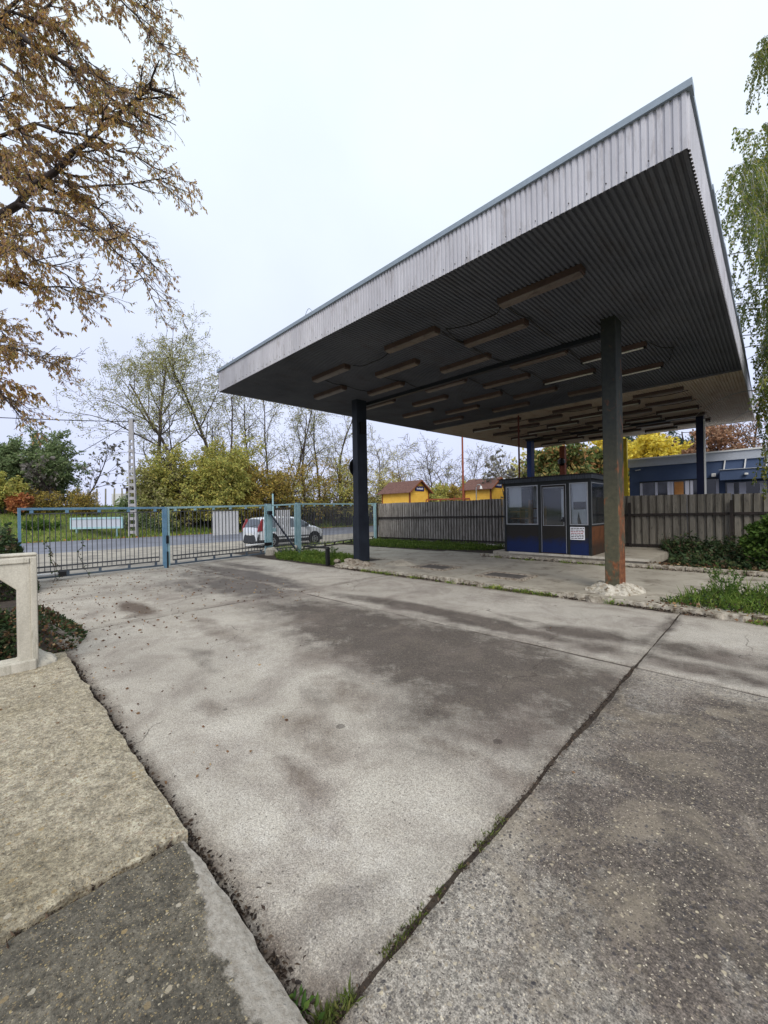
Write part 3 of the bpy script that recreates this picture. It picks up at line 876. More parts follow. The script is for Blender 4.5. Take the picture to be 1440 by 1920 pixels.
def ceiling_lamps():
    rows = [6.0, 6.97, 7.9, 8.92, 9.87, 10.82, 11.66, 12.65, 14.7, 15.5, 16.4, 17.3, 18.2, 19.1, 19.95, 21.0, 21.9, 22.8]
    word = ['first', 'second', 'third', 'fourth', 'fifth', 'sixth', 'seventh', 'eighth']
    protos = {}
    for style in (0, 1):
        root = empty('ceiling_lamp', (0, 0, 0))
        mb = MB(); mb.prism([(-.10, 0), (-.085, -.095), (.085, -.095), (.10, 0)], 'x', -.64, .64)
        mb.build('lamp_housing', M['lampbody'], root, bevel=.006)
        if style == 0:
            mb = MB(); mb.prism([(-.088, -.096), (-.07, -.125), (.07, -.125), (.088, -.096)], 'x', -.62, .62)
            mb.build('diffuser', M['lampdiff'], root, bevel=.008)
        else:
            for s in (-1,):
                mb = MB(); mb.tube([(-.6, s * .03, -.118), (.6, s * .03, -.118)], .02, 8); mb.build('tube', M['tube'], root, smooth=True)
            mb = MB()
            for e in (-.62, .62):
                mb = MB(); mb.box(e - .015, e + .015, -.06, .04, -.14, -.095); mb.build('tube_holder', M['black'], root)
        protos[style] = [root, False]
    for j, y in enumerate(rows):
        ks = [k for k in range(6) if (k + j) % 2 == 0]
        if j in (8, 17): pass
        for n, k in enumerate(ks):
            x = -2.5 - 1.265 * k
            if j == 2 and k == 0: continue
            bare = (k == 0 and j in (4, 6)) or (k == 1 and j == 5) or (j > 8 and (j * 3 + k) % 4 == 0)
            pr = protos[1 if bare else 0]
            o = pr[0] if not pr[1] else dup(pr[0])
            pr[1] = True
            o.location = (x + .0, y, cz(y) + .004)
            o.rotation_euler = (.018, 0, R.uniform(-.012, .012))
            side = ['rightmost', 'middle', 'leftmost'][n] if len(ks) == 3 else ('right', 'left')[n]
            if j < 8:
                lb = '%s fluorescent batten, %s lamp of the %s row behind the front fascia' % ('bare-tubed' if bare else 'brown boxed', side, word[j])
            else:
                lb = '%s fluorescent batten, %s lamp of the %s row behind the ceiling joint' % ('bare-tubed' if bare else 'dusty boxed', side, (word + ['ninth', 'tenth'])[j - 8])
            tag(o, lb, 'lamp', 'fluorescent lamps under the canopy')


ceiling_lamps()


# ------------------------------------------------------------------ small things on and round the island
def blobmesh(name, cx, cy, z, rx, ry, h, m, parent=None, n=14, amp=.35, seed=0, sharp=1.0):
    mb = MB()

    def P(u, v):
        a = 2 * PI * u; r = v
        k = 1 + amp * noise.fractal(Vector((math.cos(a) * 1.3 + seed, math.sin(a) * 1.3, seed)), .8, 2, 3)
        x = cx + math.cos(a) * r * rx * k; y = cy + math.sin(a) * r * ry * k
        zz = z + h * max(0, 1 - r ** 1.5) ** sharp + .26 * h * fb(x, y, 6, seed)
        if r > .97: zz = z - .03
        return (x, y, zz)
    mb.grid(P, n * 3, n)
    return mb.build(name, m, parent, smooth=False, fix=False)


def island_things():
    # mortar foot of the rusty pillar
    o = blobmesh('mortar_mound', -2.09, 8.18, .07, .5, .46, .2, M['lime'], seed=3, amp=.5, sharp=.8, n=22)
    tag(o, 'cracked limewashed mortar mound round the foot of the rusty pillar', 'mortar mound')
    # rubble at the dark pillar
    o = blobmesh('rubble_heap', -8.75, 7.8, .05, .75, .45, .14, M['debris'], seed=8, amp=.5)
    tag(o, 'low heap of broken concrete crumbs round the dark pillar foot', 'rubble')
    k = 0
    for x, y, s in ((-9.12, 7.86, .16), (-8.75, 7.62, .13), (-8.3, 7.75, .12), (-9.5, 7.7, .1), (-8.95, 7.95, .12)):
        mb = MB(); n = 8
        pts = []
        import bmesh
        bm = bmesh.new()
        bmesh.ops.create_icosphere(bm, subdivisions=2, radius=s)
        for v in bm.verts:
            v.co *= 1 + .45 * noise.noise(v.co * 9 + Vector((k * 3.1, 0, 0)))
            v.co.z *= .6
        me = bpy.data.meshes.new('concrete_chunk'); bm.to_mesh(me); bm.free()
        me.materials.append(M['debris'])
        c = bpy.data.objects.new('concrete_chunk', me); COL.objects.link(c); c.location = (x, y, .14)
        tag(c, ['largest pale concrete chunk against the dark pillar foot', 'flat concrete chunk on the kerb below the dark pillar', 'concrete chunk right of the dark pillar', 'small concrete chunk in the grass left of the dark pillar', 'concrete chunk touching the corner of the dark pillar'][k], 'rubble', 'broken chunks at the pillar foot')
        k += 1
    # sand pile
    o = blobmesh('sand_pile', -7.75, 8.6, .08, .55, .35, .13, M['island'], seed=5, amp=.2)
    tag(o, 'small grey heap of sand on the island paving', 'sand pile')
    # chamber covers
    for x0, x1, y0, y1, lb in ((-4.85, -3.95, 8.2, 8.75, 'rectangular iron chamber cover near the middle of the island kerb'), (-6.95, -6.1, 8.35, 8.95, 'half-lifted iron chamber cover nearer the dark pillar')):
        r = empty('chamber_cover', ((x0 + x1) / 2, (y0 + y1) / 2, .08), lb, 'manhole cover', 'chamber covers in the island')
        w = (x1 - x0) / 2; d = (y1 - y0) / 2
        mb = MB()
        for a in ((-w - .12, w + .12, -d - .12, -d), (-w - .12, w + .12, d, d + .12), (-w - .12, -w, -d, d), (w, w + .12, -d, d)):
            mb.box(a[0], a[1], a[2], a[3], -.03, .035)
        mb.build('surround', M['debris'], r, bevel=.01)
        mb = MB(); mb.box(-w + .01, w - .01, -d + .01, d - .01, -.02, .022)
        for i in range(5):
            yy = -d + .08 + i * (2 * d - .16) / 4
            mb.box(-w + .05, w - .05, yy - .012, yy + .012, .022, .032)
        mb.build('cover', M['iron'], r)
    # low black rail
    r = empty('low_barrier', (-9.74, 7.5, 0), 'low black steel rail bent into the weeds left of the dark pillar', 'barrier')
    mb = MB(); mb.box(-.05, .05, -.05, .05, 0, .52); mb.build('post', M['black'], r, bevel=.005)
    mb = MB(); mb.beam((-1.9, .5, .46), (.06, 0, .545), .06, .06); mb.build('rail', M['black'], r, bevel=.005)
    # round black plate on the dark pillar
    r = empty('round_plate', (-9.23, 8.3, 3.0), 'round black plate fixed to the side of the dark pillar', 'plate')
    mb = MB(); mb.disc((-.03, .02, 0), (1, 0, 0), .30, .03, 28); mb.build('plate', M['black'], r)
    mb = MB(); mb.disc((-.05, .02, 0), (1, 0, 0), .06, .03, 12); mb.build('hub', M['pillar_dark'], r)


island_things()


def booth():
    X0, X1, Y0, Y1, Z0 = -6.35, -3.70, 12.2, 14.3, .25
    o = Vector((X0, Y0, Z0))
    root = empty('cashier_booth', o, 'glazed dark blue cashier booth with a flat ribbed roof under the canopy', 'booth')

    def b(mb, name, m, parent=None, **k):
        mb.v = [tuple(Vector(v) - o) for v in mb.v]
        return mb.build(name, m, parent or root, **k)
    # lower panels
    mb = MB(); mb.box(X0 + .04, -5.16, Y0 + .01, Y0 + .05, Z0, 1.1); b(mb, 'lower_panel', M['booth_blue'])
    mb = MB(); mb.box(-4.33, X1 - .04, Y0 + .01, Y0 + .05, Z0, 1.1); b(mb, 'lower_panel', M['booth_blue'])
    mb = MB(); mb.box(X1 - .05, X1 - .01, Y0 + .05, Y1 - .05, Z0, 1.1); b(mb, 'lower_panel', M['booth_rust'])
    mb = MB(); mb.box(X0 + .01, X0 + .05, Y0 + .05, Y1 - .05, Z0, 1.1); b(mb, 'lower_panel', M['booth_blue'])
    # back wall and the left half of the glazed wall closed inside
    mb = MB(); mb.box(X0 + .05, X1 - .05, Y1 - .05, Y1 - .01, Z0, 2.45); b(mb, 'back_wall', M['inner'])
    mb = MB(); mb.box(X0 + .05, X1 - .05, Y0 + .06, Y1 - .06, Z0 + .004, Z0 + .03); b(mb, 'floor_panel', M['wood'])
    # frame posts and rails
    mb = MB()
    for x in (X0, -5.22, -4.36, X1 - .07):
        mb.box(x, x + .07 if x < -6 or x > -3.9 else x + .08, Y0 - .004, Y0 + .066, Z0, 2.47)
    for y in (Y1 - .07,):
        mb.box(X1 - .07, X1, y, y + .07, Z0, 2.47); mb.box(X0, X0 + .07, y, y + .07, Z0, 2.47)
    mb.box(X0 + .07, -5.22, Y0, Y0 + .06, 1.085, 1.125); mb.box(-4.28, X1 - .07, Y0, Y0 + .06, 1.085, 1.125)
    mb.box(X0 + .07, X1 - .07, Y0, Y0 + .06, 2.36, 2.47)
    mb.box(X1 - .06, X1 - .002, Y0 + .066, Y1 - .07, 1.085, 1.125); mb.box(X1 - .06, X1 - .002, Y0 + .066, Y1 - .07, 2.36, 2.47)
    mb.box(X0 + .002, X0 + .06, Y0 + .066, Y1 - .07, 2.36, 2.47); mb.box(X0 + .002, X0 + .06, Y0 + .066, Y1 - .07, 1.085, 1.125)
    b(mb, 'frame', M['booth_frame'], bevel=.004)
    # windows
    for x0, x1, y0, y1 in ((X0 + .07, -5.22, Y0, Y0), (-4.28, X1 - .07, Y0, Y0), (X1, X1, Y0 + .066, Y1 - .07), (X0, X0, Y0 + .066, Y1 - .07)):
        mb = MB()
        if y0 == y1:
            for a in ((x0, x0 + .03, 1.125, 2.36), (x1 - .03, x1, 1.125, 2.36), (x0 + .03, x1 - .03, 1.125, 1.155), (x0 + .03, x1 - .03, 2.33, 2.36)):
                mb.box(a[0], a[1], Y0 - .006, Y0 + .035, a[2], a[3])
        else:
            xa, xb = (x0 - .035, x0 + .006) if x0 > -5 else (x0 - .006, x0 + .035)
            for a in ((y0, y0 + .03, 1.125, 2.36), (y1 - .03, y1, 1.125, 2.36), (y0 + .03, y1 - .03, 1.125, 1.155), (y0 + .03, y1 - .03, 2.33, 2.36)):
                mb.box(xa, xb, a[0], a[1], a[2], a[3])
        w = b(mb, 'window', M['alu'])
        mb = MB()
        if y0 == y1: mb.box(x0 + .03, x1 - .03, Y0 + .012, Y0 + .018, 1.155, 2.33)
        else: mb.box(x0 - .018 if x0 > -5 else x0 + .012, x0 - .012 if x0 > -5 else x0 + .018, y0 + .03, y1 - .03, 1.155, 2.33)
        b(mb, 'pane', M['glass'], w)
    # door
    mb = MB()
    dx0, dx1 = -5.135, -4.365
    mb.box(dx0, dx1, Y0 - .012, Y0 + .03, Z0 + .03, 1.1)
    mb.box(dx0, dx0 + .07, Y0 - .012, Y0 + .03, 1.1, 2.35); mb.box(dx1 - .07, dx1, Y0 - .012, Y0 + .03, 1.1, 2.35)
    mb.box(dx0 + .07, dx1 - .07, Y0 - .012, Y0 + .03, 2.27, 2.35)
    d = b(mb, 'door', M['booth_blue'])
    mb = MB()
    for a in ((dx0 + .02, dx0 + .032, Z0 + .03, 2.34), (dx1 - .02, dx1 - .006, Z0 + .03, 2.34)):
        mb.box(a[0], a[1], Y0 - .020, Y0 - .0125, a[2], a[3])
    mb.box(dx0 + .032, dx1 - .02, Y0 - .020, Y0 - .0125, 2.325, 2.34)
    for a in ((dx0 + .07, dx0 + .085, 1.1, 2.27), (dx1 - .085, dx1 - .07, 1.1, 2.27), (dx0 + .085, dx1 - .085, 1.1, 1.115), (dx0 + .085, dx1 - .085, 2.255, 2.27)):
        mb.box(a[0], a[1], Y0 - .010, Y0 + .01, a[2], a[3])
    b(mb, 'door_trim', M['alu'], d)
    mb = MB(); mb.box(dx0 + .085, dx1 - .085, Y0 + .002, Y0 + .008, 1.115, 2.255); b(mb, 'pane', M['glass'], d)
    mb = MB(); mb.box(dx1 - .11, dx1 - .03, Y0 - .05, Y0 - .021, 1.22, 1.36); mb.beam((dx1 - .1, Y0 - .06, 1.26), (dx1 - .2, Y0 - .06, 1.24), .02, .03); b(mb, 'handle', M['black'], d)
    # roof with ribbed edge
    mb = MB(); mb.box(X0 - .12, X1 + .05, Y0 - .09, Y1 + .06, 2.47, 2.60); b(mb, 'roof', M['booth_frame'])
    mb = MB()
    corr(mb, (X0 - .125, Y0 - .094, 2.455), (1, 0, 0), X1 - X0 + .18, (0, 0, .115), (0, -1, 0), .07, .016)
    corr(mb, (X1 + .055, Y0 - .094, 2.455), (0, 1, 0), Y1 - Y0 + .15, (0, 0, .115), (1, 0, 0), .07, .016)
    b(mb, 'roof_edge', M['booth_roof'])
    mb = MB(); mb.box(X0 - .16, X1 + .09, Y0 - .13, Y1 + .1, 2.585, 2.612); b(mb, 'roof_cap', M['rail_dark'])
    # price notice: a white sheet with rows of print, two of them red
    mb = MB(); mb.box(-4.27, -3.87, Y0 - .010, Y0 - .006, .70, 1.07)
    nt = b(mb, 'notice', M['panel_white'])
    mb = MB()
    for i in range(7):
        z = 1.03 - i * .048
        x = -4.25
        while x < -3.92:
            w = R.uniform(.03, .09); mb.box(x, min(-3.885, x + w), Y0 - .0125, Y0 - .0105, z - .011, z + .011, 1 if i in (2, 3) else 0); x += w + .014
    b(mb, 'print', [M['rail_dark'], M['redlamp']], nt)
    # inside: shelves, partition, dark board, chair back
    mb = MB()
    for z in (.9, 1.3, 1.62): mb.box(X0 + .15, -5.45, 13.0, 13.35, z, z + .03)
    for x in (X0 + .15, -5.45): mb.box(x, x + .03, 13.0, 13.35, Z0 + .03, 1.7)
    b(mb, 'shelf', M['wood'])
    mb = MB(); mb.box(-5.75, -4.6, 13.9, 13.95, Z0 + .03, 2.3); b(mb, 'partition', M['booth_frame'])
    mb = MB(); mb.box(-4.26, X1 - .08, Y0 + .10, Y0 + .115, 1.13, 2.34); b(mb, 'blind', M['inner'])
    mb = MB(); mb.box(-4.2, -3.86, Y0 + .085, Y0 + .098, 1.58, 1.80); b(mb, 'notice_board', M['rail_dark'])
    mb = MB(); mb.prism([(-4.08, 1.14), (-3.98, 1.14), (-4.02, 1.3), (-4.06, 1.5), (-4.09, 1.3)], 'y', Y0 + .08, Y0 + .095); b(mb, 'cable_bundle', M['black'])
    mb = MB(); mb.box(X0 + .11, -5.82, Y0 + .14, Y0 + .155, 1.68, 2.34); mb.box(-4.55, -4.47, Y0 + .10, Y0 + .115, 1.3, 2.2); b(mb, 'blind', M['inner'])
    mb = MB(); mb.box(X1 - .13, X1 - .115, Y0 + .12, Y0 + .75, 1.5, 2.33); b(mb, 'blind', M['inner'])
    mb = MB()
    for z in (1.3, 1.52): mb.box(X0 + .11, -5.55, Y0 + .2, Y0 + .42, z, z + .03)
    mb.box(-5.62, -5.55, Y0 + .2, Y0 + .42, 1.13, 1.9); b(mb, 'shelf', M['wood'])
    mb = MB(); mb.box(-4.2, -3.85, 12.6, 13.1, 1.0, 1.03); mb.box(-6.2, -5.3, 12.4, 12.75, 1.05, 1.09); b(mb, 'counter', M['wood'])
    # the dark foot under the left corner
    mb = MB(); mb.box(X0 + .05, -5.95, Y0 - .03, Y0 + .1, .2, Z0); b(mb, 'foot', M['black'])


booth()


# ------------------------------------------------------------------ fence behind
def fence():
    for nm, x0, x1, y, zt0, zt1, zb0, zb1, pitch, m, lb in (
            ('corrugated_fence', -16.02, -6.3, 16.0, 2.08, 2.09, .06, .13, .155, 'fence', 'long grey ribbed sheet fence left of the booth with a grass strip along it'),
            ('corrugated_fence', -6.28, 4.5, 16.0, 2.05, 1.88, .18, .32, .215, 'fence2', 'olive grey ribbed sheet fence right of the booth with ivy at its foot')):
        root = empty(nm, (x0, y, 0), lb, 'fence', 'sheet fences behind the booth')
        # sheets of eight ribs
        x = x0; i = 0
        while x < x1 - .01:
            w = min(pitch * (7 if pitch < .2 else 5), x1 - x)
            k = (x - x0) / (x1 - x0)
            zt = zt0 + (zt1 - zt0) * k + R.uniform(-.018, .018); zb = zb0 + (zb1 - zb0) * k + R.uniform(-.02, .02)
            mb = MB(); corr(mb, (x - x0, 0, zb), (1, 0, 0), w, (R.uniform(-.01, .01), 0, zt - zb), (0, -1, 0), pitch, .07)
            s = mb.build('sheet', M[m], root)
            s.rotation_euler = (R.uniform(-.006, .006), 0, 0)
            x += w; i += 1
        for z in ((zt0 + zb0) / 2 + .22, zb0 + .12):
            mb = MB(); mb.beam((0, -.105, z), (x1 - x0, -.105, z + (zb1 - zb0) * .6), .06, .075); mb.build('rail', M['rail_dark'], root)
        n = int((x1 - x0) / 2.4)
        for i in range(n + 1):
            px = .05 + (x1 - x0 - .1) * i / n
            if pitch < .2 and i > 0: continue
            if pitch > .2 and -6.3 + px < -3.7: continue
            mb = MB(); mb.box(px - .04, px + .04, -.19, -.137, -.05, 1.78 if pitch > .2 else 2.1); mb.build('post', M['rail_dark'], root)
    # footing under the left fence
    mb = MB(); mb.box(-10.5, -6.75, 15.93, 16.2, -.05, .075)
    tag(mb.build('fence_footing', M['concrete_old']), kind='structure')


fence()


# ------------------------------------------------------------------ gate
def along(a, b, t): return Vector(a).lerp(Vector(b), t)


def railing(name, a, b, za, zb, lb, cat, nbar, frame_m, low_m, topblocks, group=None, bottom=.06, double=True, barw=.016):
    """framed panel of upright bars from ground point a to b; za/zb = top heights"""
    a = Vector((a[0], a[1], 0)); b = Vector((b[0], b[1], 0))
    L = (b - a).length
    root = empty(name, a, lb, cat, group, math.atan2(b.y - a.y, b.x - a.x))
    zt = lambda x: za + (zb - za) * x / L
    fr = .06
    for x in (fr / 2, L - fr / 2):
        mb = MB(); mb.box(x - fr / 2, x + fr / 2, -.03, .03, bottom, zt(x)); mb.build('stile', M[frame_m], root, bevel=.004)
    mb = MB(); mb.beam((fr, 0, zt(fr) - .03), (L - fr, 0, zt(L - fr) - .03), .056, .06); mb.build('top_rail', M[frame_m], root, bevel=.004)
    mb = MB(); mb.beam((fr, 0, bottom + .025), (L - fr, 0, bottom + .025), .056, .05); mb.build('bottom_rail', M[low_m], root, bevel=.004)
    i0, i1 = .16, L - .16
    it = lambda x: zt(x) - .15
    mb = MB(); mb.beam((i0, 0, it(i0)), (i1, 0, it(i1)), .026, .026); mb.build('inner_rail', M['gate_bar'], root)
    lows = [bottom + .16] + ([bottom + .29] if double else [])
    for z in lows:
        mb = MB(); mb.beam((i0, .0, z), (i1, .0, z), .03, .04); mb.build('inner_rail', M['gate_bar'], root)
    for k in range(topblocks):
        x = i0 + .1 + (i1 - i0 - .2) * k / max(1, topblocks - 1)
        mb = MB(); mb.box(x - .035, x + .035, -.022, .022, it(x) + .013, zt(x) - .06); mb.build('spacer', M[frame_m], root)
        mb = MB(); mb.box(x - .03, x + .03, -.022, .022, bottom + .05, bottom + .146); mb.build('spacer', M[low_m], root)
    first = None
    for k in range(nbar):
        x = i0 + (i1 - i0) * k / (nbar - 1)
        if first is None:
            mb = MB(); mb.box(-barw / 2, barw / 2, -barw / 2, barw / 2, bottom + .16, it(x)); first = mb.build('bar', M['gate_bar'], root); o = first
        else:
            o = first.copy(); COL.objects.link(o); o.parent = root
        o.location = (x, 0, 0)
        o.scale = (1, 1, (it(x)) / it(i0) if k else 1)
    return root, L


GL, GM, GR, GP, GE = (-13.28, .74), (-13.45, 4.13), (-14.2, 7.95), (-14.05, 9.3), (-16.15, 15.85)


def gate():
    g = railing('gate_leaf', GL, (GM[0] + .002, GM[1] - .04), 1.86, 1.88, 'left leaf of the blue barred gate beside the concrete balustrade', 'gate', 28, 'gate_strong', 'gate_low', 5, 'leaves of the entrance gate')[0]
    g2, L = railing('gate_leaf', (GM[0], GM[1] + .04), GR, 1.88, 1.97, 'right leaf of the blue barred gate carrying a blank white board', 'gate', 27, 'gate_blue', 'gate_low', 6, 'leaves of the entrance gate')
    mb = MB(); mb.box(-.02, .05, -.05, .05, 0, 1.88); mb.build('meeting_stile', M['gate_strong'], g, loc=(3.36, 0, 0))
    mb = MB(); mb.box(-.035, .035, -.05, .05, .75, 1.0); mb.box(-.02, .02, -.045, .045, -.0, .5); mb.build('lock', M['black'], g, loc=(3.41, -.03, 0))
    mb = MB(); mb.box(1.58, 2.62, .02, .035, .9, 1.74); mb.build('blank_board', M['panel_white'], g2)
    # posts
    posts = [((GR[0] - .03, GR[1] + .12), .19, 2.0, 'gate_blue', 'stout pale blue gate post with the diagonal brace'),
             ((GP[0], GP[1] + .02), .15, 2.05, 'gate_blue', 'pale blue post right of the pedestrian gate'),
             ((GE[0] - .02, GE[1] + .05), .17, 2.12, 'gate_blue', 'pale blue end post where the railing meets the sheet fence')]
    for (x, y), w, h, m, lb in posts:
        r = empty('gate_post', (x, y, 0), lb, 'post', 'pale blue posts of the gate line')
        mb = MB(); mb.box(-w / 2, w / 2, -w / 2, w / 2, -.02, h); mb.build('post', M[m], r, bevel=.006)
        mb = MB(); mb.box(-w / 2 - .01, w / 2 + .01, -w / 2 - .01, w / 2 + .01, h, h + .02); mb.build('cap', M['gate_low'], r)
    r = empty('gate_post', (-13.32, .34, 0), 'short blue gate post topped by an orange lamp left of the gate', 'post')
    mb = MB(); mb.box(-.07, .07, -.07, .07, -.02, 1.9); mb.build('post', M['pillar_dark'], r, bevel=.005)
    mb = MB(); mb.box(-.085, .085, -.085, .085, 1.42, 1.89); mb.build('casing', M['gate_strong'], r, bevel=.01)
    mb = MB(); mb.tube([(0, 0, 1.9), (0, 0, 1.96), (0, 0, 2.0)], [.055, .055, .03], 12); mb.build('signal_lamp', M['orange'], r, smooth=True)
    # pedestrian gate
    pg, L = railing('pedestrian_gate', (GR[0] - .03, GR[1] + .23), (GP[0], GP[1] - .08), 1.97, 2.02, 'narrow blue pedestrian gate with white boards between two posts', 'gate', 10, 'gate_blue', 'gate_low', 2)
    for i in range(4):
        mb = MB(); x = .22 + i * .155; mb.box(x, x + .12, .02, .034, .78 + .0 * i, 1.76); mb.build('white_board', M['panel_white'], pg)
    mb = MB(); mb.box(.05, .2, -.035, .035, .9, 1.05); mb.build('lock', M['gate_blue'], pg)
    # railing towards the fence
    railing('railing', (GP[0] - .03, GP[1] + .12), (GE[0], GE[1] - .05), 2.03, 2.1, 'long pale blue barred railing between the pedestrian gate and the sheet fence', 'railing', 58, 'gate_blue', 'rail_dark', 9, None, .08, False, .018)
    # openers
    for (p, q, c, lb) in (((-13.1, .5, .17), (-13.14, 1.62, .17), (-13.1, .42), 'white piston gate opener at the foot of the left leaf'),
                          ((-14.03, 7.0, .45), (-14.08, 7.9, .45), None, 'white piston gate opener at the stout blue post')):
        r = empty('gate_opener', p, lb, 'gate opener', 'piston gate openers')
        d = Vector(q) - Vector(p)
        mb = MB(); mb.tube([(0, 0, 0), d * .93], .035, 10); mb.build('piston', M['white'], r, smooth=True)
        mb = MB(); e = d * (1.0 if c is None else .97)
        mb.box(e.x - .05, e.x + .05, e.y - .1, e.y + (.2 if c is None else .06), e.z - .07, e.z + .05); mb.build('bracket', M['black'], r)
    # brace and concrete stubs
    r = empty('diagonal_brace', (-12.77, 8.55, 0), 'dark steel brace leaning from the stout blue post into the grass', 'brace')
    mb = MB(); mb.beam((0, 0, .02), (-1.28, -.52, 1.66), .05, .05); mb.build('bar', M['pillar_dark'], r)
    mb = MB(); mb.box(-1.36, -1.2, -.58, -.44, 1.6, 1.72); mb.build('clamp', M['black'], r)
    for x, y, s, lb in ((-13.9, 8.35, 1, 'short pale concrete stub leaning at the stout blue post'), (-13.85, 8.95, -1, 'short pale concrete stub leaning at the pedestrian gate post')):
        mb = MB(); mb.beam((0, 0, 0), (-.12, -.22 * s, .3), .1, .08)
        o = mb.build('concrete_stub', M['concrete_old'], bevel=.01, loc=(x, y, 0)); tag(o, lb, 'concrete stub', 'concrete stubs in the weeds')
    mb = MB(); mb.tube([(-14.13, 8.07, 0), (-14.13, 8.07, .22), (-14.13, 8.07, .3)], [.2, .19, .13], 12)
    tag(mb.build('concrete_footing', M['concrete_old']), 'round concrete footing of the stout blue post', 'footing')
    # thin green pole just beyond the railing, white post by the lamp post
    mb = MB(); mb.tube([(-17.6, 10.25, 0), (-17.6, 10.25, 2.6)], .04, 8)
    tag(mb.build('thin_pole', M['gate_blue']), 'thin pale green pole standing behind the pedestrian gate', 'pole')
    mb = MB(); mb.box(-13.9, -13.8, .0, .12, 0, 1.75)
    tag(mb.build('white_post', M['white'], bevel=.01), 'white post left of the orange signal lamp', 'post')


gate()


# ------------------------------------------------------------------ concrete balustrade
def balustrade():
    r = empty('concrete_balustrade', (-5.42, .44, .1), 'weathered concrete balustrade panel with chamfered opening at the pavement edge', 'balustrade')
    H = 1.12
    mb = MB()
    # local: y runs to the left (negative), x depth (front face x=+.1)
    y1, y0 = 0.0, -1.9
    oy1, oy0, oz0, oz1, ch = -.155, -1.745, .10, H - .17, .16
    outer = [(y0, 0), (y1, 0), (y1, H), (y0, H)]
    inner = [(oy0, oz0), (oy1, oz0), (oy1, oz1 - ch), (oy1 - ch, oz1), (oy0 + ch, oz1), (oy0, oz1 - ch)]
    for xf, xb in ((.07, -.07),):
        polys = [((y1, 0), (y1, H), (oy1, oz1 - ch), (oy1, oz0)), ((y1, H), (oy1 - ch, oz1), (oy1, oz1 - ch)), ((y1, H), (y0, H), (oy0 + ch, oz1), (oy1 - ch, oz1)),
                 ((y0, H), (oy0, oz1 - ch), (oy0 + ch, oz1)), ((y0, H), (y0, 0), (oy0, oz0), (oy0, oz1 - ch)), ((y0, 0), (y1, 0), (oy1, oz0), (oy0, oz0))]
        for p in polys:
            n = len(p)
            mb.add([(xf, q[0], q[1]) for q in p] + [(xb, q[0], q[1]) for q in p], [tuple(range(n)), tuple(range(2 * n - 1, n - 1, -1))])
        for ring in (outer, inner):
            n = len(ring)
            mb.add([(xf, q[0], q[1]) for q in ring] + [(xb, q[0], q[1]) for q in ring], [(i, (i + 1) % n, n + (i + 1) % n, n + i) for i in range(n)])
    import bmesh
    me = bpy.data.meshes.new('panel'); me.from_pydata(mb.v, [], mb.f); me.materials.append(M['concrete_old'])
    bm = bmesh.new(); bm.from_mesh(me); bmesh.ops.remove_doubles(bm, verts=bm.verts, dist=.0005); bmesh.ops.recalc_face_normals(bm, faces=bm.faces); bm.to_mesh(me); bm.free()
    o = bpy.data.objects.new('panel', me); COL.objects.link(o); o.parent = r
    md = o.modifiers.new('b', 'BEVEL'); md.width = .012; md.segments = 2; md.limit_method = 'ANGLE'
    # raised fillets on the face
    mb = MB()
    mb.box(.071, .088, -.055, -.004, .0, H - .012)
    mb.box(.071, .088, y0 + .01, -.06, H - .065, H - .012)
    mb.build('fillet', M['concrete_old'], r, bevel=.008)
    mb = MB(); mb.box(.05, .13, y0, -.02, -.02, .095); mb.build('sill', M['concrete_old'], r, bevel=.015)
    mb = MB(); mb.box(-.075, .078, y0, .004, H + .002, H + .03); mb.build('coping', M['concrete_old'], r, bevel=.015)
    o = blobmesh('mortar_lump', -5.52, .42, .1, .22, .2, .14, M['concrete_old'], seed=21, amp=.2)
    tag(o, 'rounded mortar lump at the foot of the balustrade post', 'mortar lump')


balustrade()


# ------------------------------------------------------------------ vegetation tools
class Leaves:
    def __init__(s): s.v = []; s.f = []

    def leaf(s, p, d, L, W, rnd=0.8):
        d = Vector(d)
        d = (d + Vector((R.uniform(-1, 1), R.uniform(-1, 1), R.uniform(-1, 1))) * rnd)
        if d.length < 1e-3: d = Vector((0, 0, -1))
        d.normalize()
        n = Vector((R.uniform(-1, 1), R.uniform(-1, 1), R.uniform(-.4, 1)))
        u = d.cross(n)
        if u.length < 1e-3: u = d.cross(Vector((0.3, 1, .2)))
        u.normalize()
        w = u.cross(d)
        b = len(s.v)
        m = p + d * (L * .45)
        for q in (p, m + u * W * .5 + w * L * .06, p + d * L - w * L * .08, m - u * W * .5 + w * L * .06):
            s.v.append((q.x, q.y, q.z))
        s.f.append((b, b + 1, b + 2, b + 3))

    def blade(s, p, d, L, W):
        d = Vector(d).normalized(); u = d.cross(Vector((R.uniform(-1, 1), R.uniform(-1, 1), .1))).normalized()
        b = len(s.v); bend = Vector((R.uniform(-.5, .5), R.uniform(-.5, .5), -.15)) * L * .5
        for q in (p - u * W / 2, p + u * W / 2, p + d * L * .6 + bend * .35 + u * W * .35, p + d * L + bend, p + d * L * .6 + bend * .35 - u * W * .35):
            s.v.append((q.x, q.y, q.z))
        s.f.append((b, b + 1, b + 2, b + 3, b + 4))

    def build(s, name, m, parent=None):
        me = bpy.data.meshes.new(name); me.from_pydata(s.v, [], s.f); me.materials.append(m)
        o = bpy.data.objects.new(name, me); COL.objects.link(o)
        if parent is not None: o.parent = parent
        return o


def rv(): return Vector((R.gauss(0, 1), R.gauss(0, 1), R.gauss(0, 1))).normalized()


